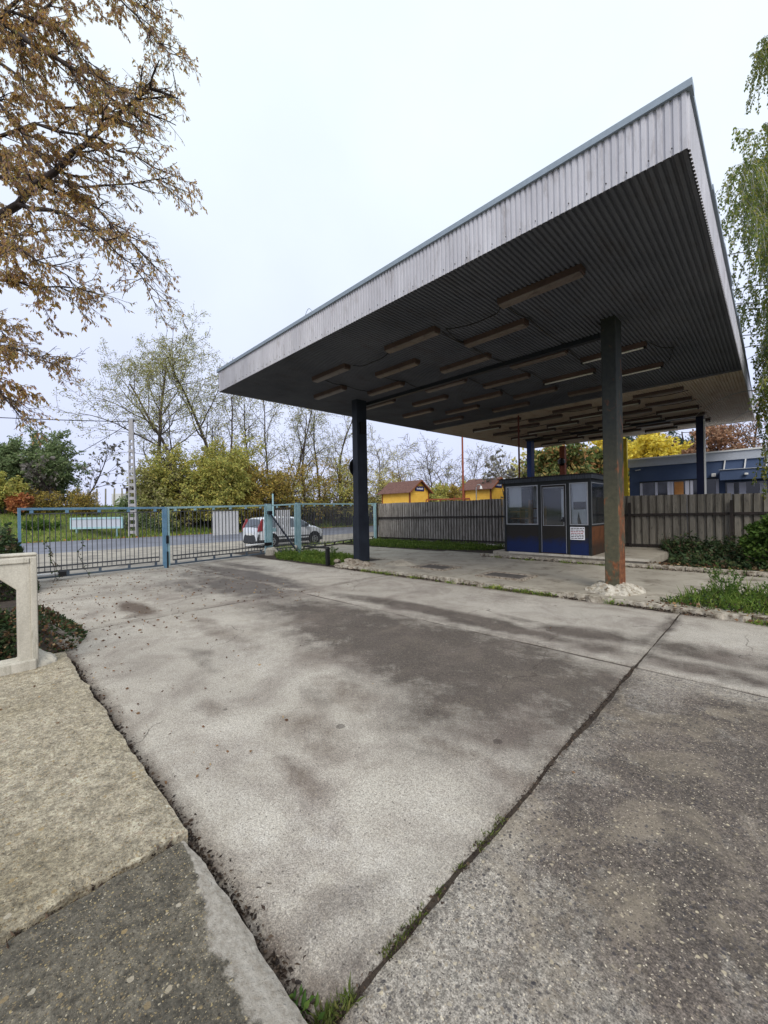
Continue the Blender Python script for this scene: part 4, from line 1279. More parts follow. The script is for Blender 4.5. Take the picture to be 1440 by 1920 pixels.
def grow(W, Lf, p, d, L, r, lvl, P):
    n = P['seg'][lvl]
    pts = [p.copy()]; rad = [r]
    d = d.normalized()
    for i in range(n):
        d = (d + rv() * P['jit'][lvl] + Vector((0, 0, P['trop'][lvl]))).normalized()
        p = p + d * (L / n)
        pts.append(p.copy()); rad.append(max(P.get('rmin', .006), r * (1 - (1 - P['tip'][lvl]) * (i + 1) / n)))
    W.tube(pts, rad, 6 if lvl == 0 else (5 if lvl == 1 else 3), False)
    if lvl < P['lv']:
        k = P['kids'][lvl]; k = k if isinstance(k, int) else R.randint(*k)
        az = R.uniform(0, 6.28)
        for j in range(k):
            t = P['t0'][lvl] + (1 - P['t0'][lvl]) * (j + R.uniform(.2, .9)) / k
            f = min(n - 1e-4, t * n); i = int(f)
            q = pts[i].lerp(pts[i + 1], f - i); dd = (pts[i + 1] - pts[i]).normalized()
            az += 2.4 + R.uniform(-.5, .5)
            u, w = tubeframe(dd)
            a = P['ang'][lvl] * R.uniform(.75, 1.25)
            nd = dd * math.cos(a) + (u * math.cos(az) + w * math.sin(az)) * math.sin(a)
            LL = L * P['ratio'][lvl] * R.uniform(.7, 1.15) * (1.15 - .55 * t if lvl == 0 else 1)
            rr = max(P.get('rmin', .006), rad[i] * P['rr'][lvl])
            grow(W, Lf, q, nd, LL, rr, lvl + 1, P)
    if lvl >= P['leaflvl']:
        m = P['leaves']
        for j in range(m):
            if R.random() > P.get('cover', 1.0): continue
            t = R.uniform(P.get('lt0', .15), 1.0); f = min(n - 1e-4, t * n); i = int(f)
            q = pts[i].lerp(pts[i + 1], f - i) + rv() * P.get('spread', .03)
            s = P['ls'] * R.uniform(.6, 1.3)
            Lf.leaf(q, (pts[i + 1] - pts[i]).normalized() * .5 + Vector((0, 0, P.get('lhang', -.4))), s, s * P.get('lw', .5))


LOCUST = dict(lv=3, seg=[10, 7, 4, 3], jit=[.15, .26, .3, .3], trop=[.03, .07, .03, -.02], tip=[.3, .25, .3, .4], kids=[10, 6, 5], t0=[.3, .25, .2],
              ang=[.75, .8, .8], ratio=[.42, .5, .5], rr=[.5, .5, .55], leaflvl=2, leaves=19, ls=.17, lw=.42, spread=.24, rmin=.014, lhang=-.3)


def var(b, **k):
    c = dict(b); c.update(k); return c


def bankz(x, y):
    s = lambda q: 0 if q < 0 else (1 if q > 1 else q * q * (3 - 2 * q))
    return 1.1 * s((-35.2 - x) / 4.5) + 1.7 * s((-39.5 - x) / 12) - .06


def tree(name, x, y, z, h, r, P, bark, leaf, label, cat='tree', group=None, lean=(0, 0), stems=1, stemang=.3, trunkname='trunk'):
    root = empty(name, (x, y, z), label, cat, group)
    W = MB(); Lf = Leaves()
    for s in range(stems):
        a = R.uniform(0, 6.28)
        d = Vector((lean[0], lean[1], 1)) if stems == 1 else Vector((math.cos(a) * stemang * R.uniform(.3, 1.2), math.sin(a) * stemang * R.uniform(.3, 1.2), 1))
        p = Vector((0, 0, -.15)) if stems == 1 else Vector((math.cos(a) * .3 * stemang * h * .2, math.sin(a) * .3 * stemang * h * .2, -.15))
        grow(W, Lf, p, d, h * (1 if stems == 1 else R.uniform(.65, 1)), r, 0, P)
    W.build(trunkname, M[bark], root, smooth=True, fix=False)
    if Lf.f: Lf.build('crown' if trunkname == 'trunk' else 'foliage', M[leaf], root)
    return root


BUSH = dict(lv=2, seg=[6, 4, 3], jit=[.2, .3, .35], trop=[.05, .02, -.05], tip=[.3, .3, .4], kids=[9, 6], t0=[.12, .15], ang=[.8, .8], ratio=[.45, .5], rr=[.5, .6],
            leaflvl=1, leaves=22, ls=.2, lw=.5, spread=.2, rmin=.01, lhang=-.2)


def background_trees():
    R.seed(5)
    G = 'sparse locust trees across the road'
    P = LOCUST
    tree('locust_tree', -41.0, 12.9, .9, 17.0, .26, var(P, kids=[15, 7, 5], ratio=[.44, .5, .5], t0=[.3, .25, .2], ang=[.95, .8, .8]), 'bark', 'l_locust', 'tallest sparse locust tree with its crown spreading over the utility pole', group=G, lean=(-.02, -.03))
    tree('locust_tree', -40.6, 14.2, .9, 14.8, .24, var(P, kids=[8, 6, 5], ang=[.6, .8, .8]), 'bark', 'l_locust', 'dark forked locust tree right beside the tallest one', group=G, lean=(.02, .1))
    tree('locust_tree', -40.4, 16.6, .9, 16.2, .24, var(P, kids=[9, 6, 5]), 'bark_dark', 'l_locust', 'tall locust tree whose top meets the left canopy corner', group=G, lean=(.01, .05))
    spec = [(-40.2, 19.3, 13.2, 'curved locust tree just right of the left canopy corner'), (-39.5, 20.6, 12.8, 'thin straight locust tree second from the canopy corner'),
            (-38.5, 22.3, 13.4, 'locust tree with a swept trunk above the silver car'), (-38.3, 24.2, 12.8, 'locust tree standing behind the pedestrian gate'), (-37.3, 25.6, 12.6, 'slim locust tree right of the pedestrian gate'),
            (-36.9, 27.6, 12.6, 'crooked locust tree midway along the railing'), (-35.8, 29.3, 12.8, 'locust tree nearest the left side of the dark pillar')]
    for i, (x, y, h, lb) in enumerate(spec):
        tree('locust_tree', x, y, .6, h, .17, var(P, kids=[9, 5, 4], t0=[.3, .25, .2], ratio=[.36, .5, .5], leaves=8, jit=[.13, .22, .28, .3]), 'bark_dark' if i % 2 else 'bark', 'l_locust', lb, group=G, lean=(R.uniform(-.1, .1), R.uniform(-.12, .12)))
    # leafy small trees under them
    B = var(BUSH, kids=[10, 7], leaves=30, ls=.24)
    for x, y, h, m, lb in ((-38.6, 12.2, 6.6, 'l_locust', 'grey green bushy tree right of the utility pole'), (-37.8, 13.6, 6.2, 'l_yellow', 'yellow green bushy tree under the tallest locust'),
                           (-37.4, 15.3, 7.6, 'l_yellow', 'largest bright yellow green bushy tree across the road'), (-37.0, 16.9, 6.8, 'l_yellow', 'yellow green bushy tree below the canopy corner'),
                           (-36.6, 18.4, 5.4, 'l_olive', 'olive bushy tree right of the yellow green ones')):
        tree('bushy_tree', x, y, .5, h, .1, B, 'bark_dark', m, lb, 'tree', 'bushy trees at the roadside', stems=7, stemang=.42)
    U = var(BUSH, kids=[9, 6], leaves=10, ls=.2, trop=[.06, .03, 0])
    for i, (x, y, h, m, lb) in enumerate(((-36.5, 20.2, 6.2, 'l_olive', 'brownish undergrowth bush above the silver car boot'), (-36.3, 22.4, 7.4, 'l_olive', 'olive undergrowth bush behind the stout gate post'), (-36.2, 24.4, 6.6, 'l_yellow', 'yellowish undergrowth bush behind the pedestrian gate'),
                             (-36.0, 26.2, 7.6, 'l_olive', 'olive undergrowth bush right of the pedestrian gate'), (-35.6, 28.2, 7.2, 'l_yellow', 'yellowish undergrowth bush midway along the railing'), (-35.4, 30.4, 7.4, 'l_olive', 'olive undergrowth bush just left of the dark pillar'),
                             (-35.2, 33.0, 7.4, 'l_pale', 'pale undergrowth bush just right of the dark pillar'), (-34.0, 35.6, 6.4, 'l_olive', 'olive undergrowth bush left of the yellow kiosk'))):
        tree('undergrowth_bush', x, y, .3, h, .07, U, 'bark_dark', m, lb, 'bush', 'undergrowth bushes across the road', stems=6, stemang=.5, trunkname='stems')
    # low dark hedge line closing the view under them
    H = var(BUSH, kids=[7, 5], leaves=26, ls=.28, spread=.3)
    for i in range(11):
        y = 11 + i * 2.6
        tree('hedge_shrub', -41 + .12 * (y - 8) + R.uniform(-.6, .6), y, .8, 2.6, .05, H, 'bark_dark', ['l_green', 'l_olive', 'l_ivy'][i % 3],
             ['dark green', 'olive', 'darkest green'][i % 3] + ' hedge shrub under the locusts, number %s along the road from the utility pole' % ['one', 'two', 'three', 'four', 'five', 'six', 'seven', 'eight', 'nine', 'ten', 'eleven'][i], 'shrub', 'hedge shrubs under the locust trees', stems=6, stemang=.6, trunkname='stems')
    # left group
    tree('green_bush', -50.1, 4.3, 2.2, 6.8, .1, var(BUSH, kids=[11, 7], leaves=34, ls=.26), 'bark_dark', 'l_green', 'large dense green bush left of the grey-leaved tree', 'bush', stems=8, stemang=.4, trunkname='stems')
    tree('green_bush', -50.5, 1.4, 2.2, 6.4, .1, var(BUSH, kids=[10, 7], leaves=24, ls=.26), 'bark_dark', 'l_green', 'loose green bush at the left edge behind the orange bush', 'bush', stems=7, stemang=.45, trunkname='stems')
    tree('sumac_tree', -47.9, 6.5, 2.0, 6.9, .10, var(LOCUST, lv=2, kids=[9, 6], seg=[6, 5, 4], t0=[.25, .2], ang=[.6, .7], ratio=[.42, .5], leaflvl=2, leaves=3, lt0=.8, ls=.40, lw=.6, spread=.10, trop=[.0, .05, .05], jit=[.12, .2, .2]), 'bark_dark', 'l_sumac', 'round-topped tree with dull grey leaves only at its twig ends', 'tree', stems=5, stemang=.75)
    tree('brush', -46.5, 4.6, 1.8, 2.6, .05, var(BUSH, leaves=6, ls=.15, kids=[10, 7]), 'bark', 'l_olive', 'olive brown tangled brush below the grey-leaved tree', 'bush', stems=9, stemang=.7, trunkname='stems')
    tree('brush', -45.5, 7.2, 1.8, 2.6, .05, var(BUSH, leaves=5, ls=.15, kids=[10, 7]), 'bark_dark', 'l_olive', 'dark tangled brush left of the white fence posts', 'bush', stems=9, stemang=.7, trunkname='stems')
    tree('orange_bush', -45.3, 2.7, 2.3, 1.3, .05, var(BUSH, leaves=20, ls=.24), 'bark_dark', 'l_orange', 'small bright orange bush at the far left', 'bush', stems=4, stemang=.4, trunkname='stems')
    tree('yellow_bush', -46.0, 1.7, 2.0, 3.2, .05, var(BUSH, leaves=20, ls=.24), 'bark_dark', 'l_yellow', 'yellow bush at the far left edge beside the orange one', 'bush', stems=5, stemang=.5, trunkname='stems')
    for x, y, h, lb in ((-38.5, 3.6, 1.2, 'low green shrub on the verge left of the road sign'), (-38.3, 6.4, .9, 'low green shrub right behind the road sign'), (-38.0, 9.3, 1.6, 'green shrub on the verge at the foot of the utility pole'), (-37.6, 11.3, 1.8, 'dark green shrub on the verge right of the utility pole')):
        tree('verge_shrub', x, y, .3, h, .03, var(BUSH, leaves=22, ls=.2, kids=[8, 5]), 'bark_dark', 'l_shrub' if h < 1.5 else 'l_green', lb, 'shrub', 'shrubs on the road verge', stems=6, stemang=.8, trunkname='stems')
    # right of the dark pillar, behind the yellow kiosks
    Bt = var(LOCUST, kids=[9, 6, 5], t0=[.18, .2, .2], leaves=2, ls=.16, rmin=.018, ratio=[.5, .5, .5])
    for x, y, h, m, c, lb in ((-34.9, 35.6, 9.4, 'l_pale', 5, 'pale thin tree just right of the dark pillar'), (-33.2, 37.8, 8.6, 'l_pale', 6, 'pale leafy tree behind the left yellow kiosk'), (-30.6, 40.2, 9.2, 'l_locust', 2, 'bare branching tree between the two yellow kiosks'),
                           (-28.6, 42.2, 7.6, 'l_yellow', 3, 'bare tree left of the rusty mast'), (-26.6, 44.2, 8.4, 'l_locust', 2, 'bare tree right of the rusty mast'), (-24.2, 46.2, 7.6, 'l_pale', 3, 'bare tree behind the right yellow kiosk')):
        tree('bare_tree', x, y, 0, h, .13, var(Bt, leaves=c), 'bark', m, lb, 'tree', 'bare trees behind the kiosks', lean=(R.uniform(-.06, .06), R.uniform(-.06, .06)))
    for x, y, h, m, lb in ((-28.2, 36.2, 4.6, 'l_yellow', 'yellow bush behind the fence right of the left kiosk'), (-26.2, 37.6, 4.4, 'l_olive', 'olive bush behind the fence between the kiosks'), (-24.4, 39.6, 4.6, 'l_yellow', 'yellow bush behind the rusty mast'), (-22.0, 41.0, 4.4, 'l_pale', 'pale bush behind the right kiosk'), (-31.0, 34.6, 5.0, 'l_pale', 'pale bush behind the left kiosk'), (-19.5, 42.5, 5.4, 'l_pale', 'pale bush left of the broad-leaved tree')):
        tree('far_bush', x, y, 0, h, .07, var(BUSH, leaves=16, ls=.24), 'bark', m, lb, 'bush', 'bushes behind the kiosks', stems=6, stemang=.5, trunkname='stems')
    tree('broadleaf_tree', -13.6, 28.6, 0, 5.4, .1, var(BUSH, leaves=5, ls=.36, lw=.6, kids=[9, 6], trop=[.05, .0, -.1]), 'bark', 'l_sumac', 'thin tree with big drooping pale leaves left of the booth', 'tree', stems=4, stemang=.3)
    tree('magnolia_tree', -10.2, 30.2, 0, 6.6, .14, var(BUSH, leaves=34, ls=.36, lw=.5, kids=[12, 7]), 'bark_dark', 'l_magnolia', 'dense broad-leaved green tree behind the booth roof', 'tree', stems=6, stemang=.35)
    tree('magnolia_tree', -12.2, 30.0, 0, 5.6, .12, var(BUSH, leaves=22, ls=.3, lw=.5, kids=[10, 7]), 'bark_dark', 'l_pale', 'paler loose tree between the blue pillar and the dense one', 'tree', stems=6, stemang=.35)
    tree('yellow_tree', -9.0, 38.5, 0, 7.9, .16, var(BUSH, leaves=40, ls=.34, kids=[12, 7]), 'bark_dark', 'l_bright', 'bright yellow tree behind the left end of the blue building', 'tree', stems=6, stemang=.35)
    tree('pine_tree', -8.6, 46.5, 0, 9.2, .2, var(LOCUST, kids=[22, 7, 4], t0=[.2, .2, .2], ang=[1.3, .6, .6], ratio=[.32, .4, .4], leaves=12, ls=.3, lw=.25, trop=[.03, .0, 0, 0]), 'bark_dark', 'l_conifer', 'dark conifer beside the bright yellow tree', 'tree')
    tree('pine_tree', -6.2, 47.5, 0, 9.6, .2, var(LOCUST, kids=[24, 7, 4], t0=[.2, .2, .2], ang=[1.3, .6, .6], ratio=[.34, .4, .4], leaves=14, ls=.3, lw=.25, trop=[.03, .0, 0, 0]), 'bark_dark', 'l_conifer', 'taller dark conifer left of the russet tree', 'tree')
    tree('russet_tree', -4.6, 44.5, 0, 8.6, .18, var(BUSH, leaves=40, ls=.3, kids=[12, 8]), 'bark', 'l_red', 'dense russet tree behind the navy pillar', 'tree', stems=6, stemang=.4)
    tree('russet_tree', -1.0, 45.5, 0, 9.0, .18, var(LOCUST, leaves=4, ls=.22, kids=[10, 7, 5]), 'bark', 'l_red', 'half-bare russet tree right of the navy pillar', 'tree')
    # between fence and booth side, right end
    tree('garden_shrub', .35, 13.2, .0, 1.75, .03, var(BUSH, leaves=60, ls=.085, lw=.6, kids=[10, 7], spread=.08), 'bark_dark', 'l_shrub', 'bright green garden shrub at the right edge before the fence', 'shrub', stems=10, stemang=.7, trunkname='stems')


background_trees()


def overhanging_tree():
    R.seed(23)
    root = empty('overhanging_tree', (-11.38, -1.97, 0), 'large autumn tree hanging brown and yellow leaves over the left side', 'tree')
    O = Vector((-11.1, -1.7, 0))
    limbs = [
        [(-11.02, -1.66, 5.58), (-9.1, -0.21, 8.84), (-8.04, 0.54, 9.13), (-7.79, 0.79, 8.93), (-7.23, 1.19, 8.41), (-6.77, 1.5, 7.94), (-6.36, 1.9, 7.51)],
        [(-11.04, -1.68, 4.02), (-9.05, -0.02, 5.76), (-7.93, 0.79, 6.4), (-7.2, 1.36, 7.09), (-6.64, 1.76, 7.43), (-6.24, 2.16, 7.92)],
        [(-9.83, -0.37, 7.55), (-8.7, 0.6, 8.42), (-8.4, 0.88, 7.91), (-7.89, 1.25, 7.07), (-7.29, 1.69, 6.47), (-6.76, 2.06, 5.8)],
        [(-7.93, 0.79, 6.4), (-6.92, 1.21, 5.94), (-6.38, 1.6, 5.48), (-5.9, 1.93, 4.88)],
        [(-9.15, -0.26, 5.03), (-8.16, 0.42, 5.23), (-7.52, 0.91, 5.03), (-6.92, 1.35, 4.93)],
        [(-10.05, -0.3, 4.09), (-9.12, 0.33, 4.53), (-8.54, 0.75, 4.39), (-7.93, 1.21, 4.06)],
        [(-8.27, -0.24, 4.1), (-7.6, 0.27, 3.68), (-7.34, 0.53, 3.49), (-7.13, 0.59, 3.2)],
        [(-10.14, -0.12, 9.3), (-8.66, 1.05, 10.6), (-7.59, 1.82, 10.49), (-7.04, 2.21, 9.74), (-6.56, 2.54, 9.02)],
        [(-8.78, -0.19, 10.21), (-7.49, 0.79, 10.05), (-6.44, 1.68, 9.43), (-5.96, 2.01, 8.76)],
        [(-11.04, -0.43, 7.48), (-9.91, 0.4, 7.78), (-9.03, 0.97, 7.59), (-8.06, 1.64, 7.22), (-7.07, 2.46, 7.25)],
        [(-8.06, -0.31, 5.6), (-7.44, 0.29, 5.44), (-6.8, 0.77, 5.15), (-6.4, 1.17, 4.82)],
        [(-8.23, -0.21, 7.02), (-7.46, 0.41, 6.83), (-6.8, 0.91, 6.94), (-6.07, 1.48, 6.62), (-5.57, 1.97, 6.24)],
        [(-10.29, 0.03, 10.39), (-9.21, 0.8, 9.47), (-8.68, 1.31, 8.8), (-7.83, 2.0, 8.59), (-7.39, 2.29, 8.66)],
        [(-7.44, -0.27, 6.77), (-6.97, 0.19, 6.63), (-6.59, 0.56, 6.09), (-6.31, 0.83, 5.28)],
        [(-7.43, -0.26, 7.44), (-6.95, 0.2, 7.7), (-6.47, 0.67, 7.95), (-6.0, 1.14, 7.67), (-5.72, 1.41, 7.13)],
        [(-11.65, -0.74, 5.82), (-10.56, 0.18, 5.74), (-10.0, 0.58, 5.28), (-9.66, 0.77, 4.83)],
        [(-12.53, -0.77, 9.0), (-11.14, 0.32, 10.39), (-10.51, 0.92, 11.34), (-9.73, 1.68, 12.18), (-8.86, 2.4, 12.13)],
        [(-12.25, -0.77, 6.9), (-10.89, 0.27, 7.36), (-10.17, 0.84, 7.07), (-9.38, 1.47, 7.08), (-8.68, 2.01, 7.0)]]
    thick = {0: .07, 1: .085, 2: .05, 9: .05, 16: .06}
    bare = {3: .35, 4: .8, 5: .6, 6: .8, 10: .8}
    W = MB(); Lf = Leaves()
    W.tube([(0, 0, -.2), (.02, .03, 2), (.05, 0, 4.2), (-.1, .05, 7), (-.35, .05, 10), (-.4, 0, 13)], [.36, .3, .26, .2, .13, .05], 10, False)
    T = dict(lv=2, seg=[5, 4, 3], jit=[.14, .2, .25], trop=[-.03, -.05, -.04], tip=[.3, .4, .5], kids=[5, 2], t0=[.12, .2], ang=[.6, .6], ratio=[.5, .5], rr=[.6, .7], leaflvl=1, leaves=6, ls=.053, lw=.42, spread=.015, rmin=.0028, lhang=-1.0)
    for li, pts in enumerate(limbs):
        P = [Vector(q) - O for q in pts]
        # smooth resample with wobble
        Q = []
        for i in range(len(P) - 1):
            for k in range(3):
                t = k / 3; q = P[i].lerp(P[i + 1], t) + rv() * .03 * (1 if k else .3); Q.append(q)
        Q.append(P[-1])
        r0 = thick.get(li, .032)
        if (P[0] - Vector((0, 0, P[0].z))).length > .3:
            # join the limb back to the trunk
            a = Vector((0, 0, max(2.5, P[0].z - 1.6))); b = P[0]
            W.tube([a, a.lerp(b, .5) + Vector((0, 0, .25)), b], [r0 * 1.7, r0 * 1.35, r0], 6, False)
        n = len(Q)
        W.tube(Q, [max(.008, r0 * (1 - .85 * i / (n - 1))) for i in range(n)], 6, False)
        for i in range(2, n):
            f = i / (n - 1)
            d = (Q[min(i + 1, n - 1)] - Q[i - 1]).normalized()
            k = (2 if R.random() < .6 else 3) if i < n - 1 else 3
            for j in range(k):
                a = R.uniform(.2, .9); u, w = tubeframe(d); z = R.uniform(0, 6.28)
                nd = d * math.cos(a) + (u * math.cos(z) + w * math.sin(z)) * math.sin(a)
                nd.z = nd.z * .7 - .12
                c = bare.get(li, 1.0) * (1.0 if f < .75 else .72)
                if R.random() < (.08 if f < .6 else .3): c *= .12
                grow(W, Lf, Q[i], nd, R.uniform(.32, .72), max(.006, r0 * .22), 0, var(T, cover=c * (1.3 if f < .6 else (.95 if f < .8 else .6)), leaves=13))
    W.build('trunk', M['bark_dark'], root, smooth=True, fix=False)
    Lf.build('crown', M['l_autumn'], root)


overhanging_tree()


def birch():
    R.seed(31)
    root = empty('birch_tree', (.05, 16.9, .1), 'tall birch with drooping green twigs at the right edge of the canopy', 'tree')
    O = Vector((.05, 16.9, .1))
    W = MB(); Lf = Leaves()
    trunk = [Vector((0, 0, -.2)), Vector((.02, 0, 3)), Vector((.12, -.05, 6)), Vector((.25, -.1, 9.5)), Vector((.4, -.2, 13)), Vector((.45, -.3, 16.5))]
    W.tube(trunk, [.17, .14, .12, .09, .06, .02], 8, False)
    for i in range(92):
        z = 3.4 + 12.6 * (i / 92) + R.uniform(-.2, .2)
        az = R.uniform(-PI, PI * .15) if R.random() < .8 else R.uniform(0, 6.28)   # mostly the open side
        L = R.uniform(1.7, 3.4) * (1.05 if z < 9.3 else (.5 if z < 11.5 else .42))
        if z > 9.6 and R.random() < .4: continue
        if z < 5.5: L *= 1.15
        d = Vector((math.cos(az), math.sin(az), .55)).normalized()
        p = Vector((.25 * z / 10, -.1 * z / 10, z)); pts = [p.copy()]; n = 8
        for k in range(n):
            d = (d + Vector((0, 0, -.17)) + rv() * .08).normalized(); p = p + d * (L / n); pts.append(p.copy())
        W.tube(pts, [.02 * (1 - .85 * k / n) for k in range(n + 1)], 4, False)
        for k in range(2, n + 1):
            for _ in range(2):
                q = pts[k].copy(); dd = Vector((R.uniform(-.5, .5), R.uniform(-.5, .5), -.5)); tw = [q.copy()]
                LL = R.uniform(.4, 1.7)
                for s in range(6):
                    dd = (dd + Vector((0, 0, -.3)) + rv() * .1).normalized(); q = q + dd * LL / 6; tw.append(q.copy())
                wq = tw[-1] + O
                if wq.x < -.40 and wq.z < 6.0: continue
                if (pts[k] + O).x < -.45 and wq.z < 6.1: continue
                W.tube(tw, [.005] * 7, 3, False)
                for s in range(int(LL * 46)):
                    t = R.uniform(0, 5.99); a = int(t); c = tw[a].lerp(tw[a + 1], t - a) + rv() * .03
                    s_ = R.uniform(.05, .095)
                    Lf.leaf(c, (0, 0, -1), s_, s_ * .66, .9)
    # low limbs reaching past the canopy end towards the yard
    for i in range(84):
        z = R.uniform(4.4, 10.6); L = R.uniform(1.6, 4.8)
        tx = R.uniform(-.3, 1.3) if z < 7.6 else R.uniform(-1.15, 1.2); p = Vector((.15, -.1, z)); a = Vector((tx - .05, -L, R.uniform(-.3, 1.0)))
        pts = []
        for k in range(8):
            t = k / 7; q = p + a * t; q.z += .9 * math.sin(t * 2.2) - 1.1 * t * t; pts.append(q + rv() * .05)
        W.tube(pts, [.016 * (1 - .85 * k / 7) for k in range(8)], 4, False)
        for k in range(2, 8):
            for _ in range(3):
                q = pts[k].copy(); dd = Vector((R.uniform(-.4, .5), R.uniform(-.6, .6), -.4)); tw = [q.copy()]; LL = R.uniform(.4, 1.5)
                for s in range(5):
                    dd = (dd + Vector((0, 0, -.3)) + rv() * .12).normalized(); q = q + dd * LL / 5; tw.append(q.copy())
                if min((w + O).x for w in tw) < -.47 and (tw[-1] + O).z < 6.1: continue
                if (tw[-1] + O).z < 2.3: continue
                W.tube(tw, [.0045] * 6, 3, False)
                for s in range(int(LL * 34)):
                    t = R.uniform(0, 4.99); b = int(t); c = tw[b].lerp(tw[b + 1], t - b) + rv() * .05
                    s_ = R.uniform(.05, .095); Lf.leaf(c, (0, 0, -1), s_, s_ * .66, .9)
    W.build('trunk', M['bark_birch'], root, smooth=True, fix=False)
    Lf.build('crown', M['l_birch'], root)


birch()


# ------------------------------------------------------------------ ground plants and litter
def scatter(name, m, n, fn, label=None, cat=None, kind='stuff'):
    Lf = Leaves()
    for _ in range(n): fn(Lf)
    o = Lf.build(name, m)
    return tag(o, label, cat, None, kind)


def inpoly(x, y, P):
    c = False; j = len(P) - 1
    for i in range(len(P)):
        if (P[i][1] > y) != (P[j][1] > y) and x < (P[j][0] - P[i][0]) * (y - P[i][1]) / (P[j][1] - P[i][1]) + P[i][0]: c = not c
        j = i
    return c


def rnd_in(P):
    xs = [p[0] for p in P]; ys = [p[1] for p in P]
    while True:
        x = R.uniform(min(xs), max(xs)); y = R.uniform(min(ys), max(ys))
        if inpoly(x, y, P): return x, y


def weeds(name, P, n, hmin, hmax, z, m, broad=.3, bs=.06, lab=None, thr=-.25):
    def f(L):
        for _ in range(20):
            x, y = rnd_in(P)
            if fb(x, y, 1.4, 5) > thr: break
        h = R.uniform(hmin, hmax) * (.6 + .8 * max(0, fb(x, y, 1.1, 2) + .4))
        p = Vector((x, y, z))
        for _ in range(4):
            q = p + Vector((R.uniform(-.05, .05), R.uniform(-.05, .05), 0))
            if R.random() < broad:
                q.z += R.uniform(0, h * .8); s = bs * R.uniform(.6, 1.4)
                L.leaf(q, (R.uniform(-1, 1), R.uniform(-1, 1), .5), s, s * .6, .3)
            else:
                L.blade(q, (R.uniform(-.5, .5), R.uniform(-.5, .5), 1), h * R.uniform(.5, 1.2), .008 + h * .03)
    return scatter(name, m, n, f, lab, None)


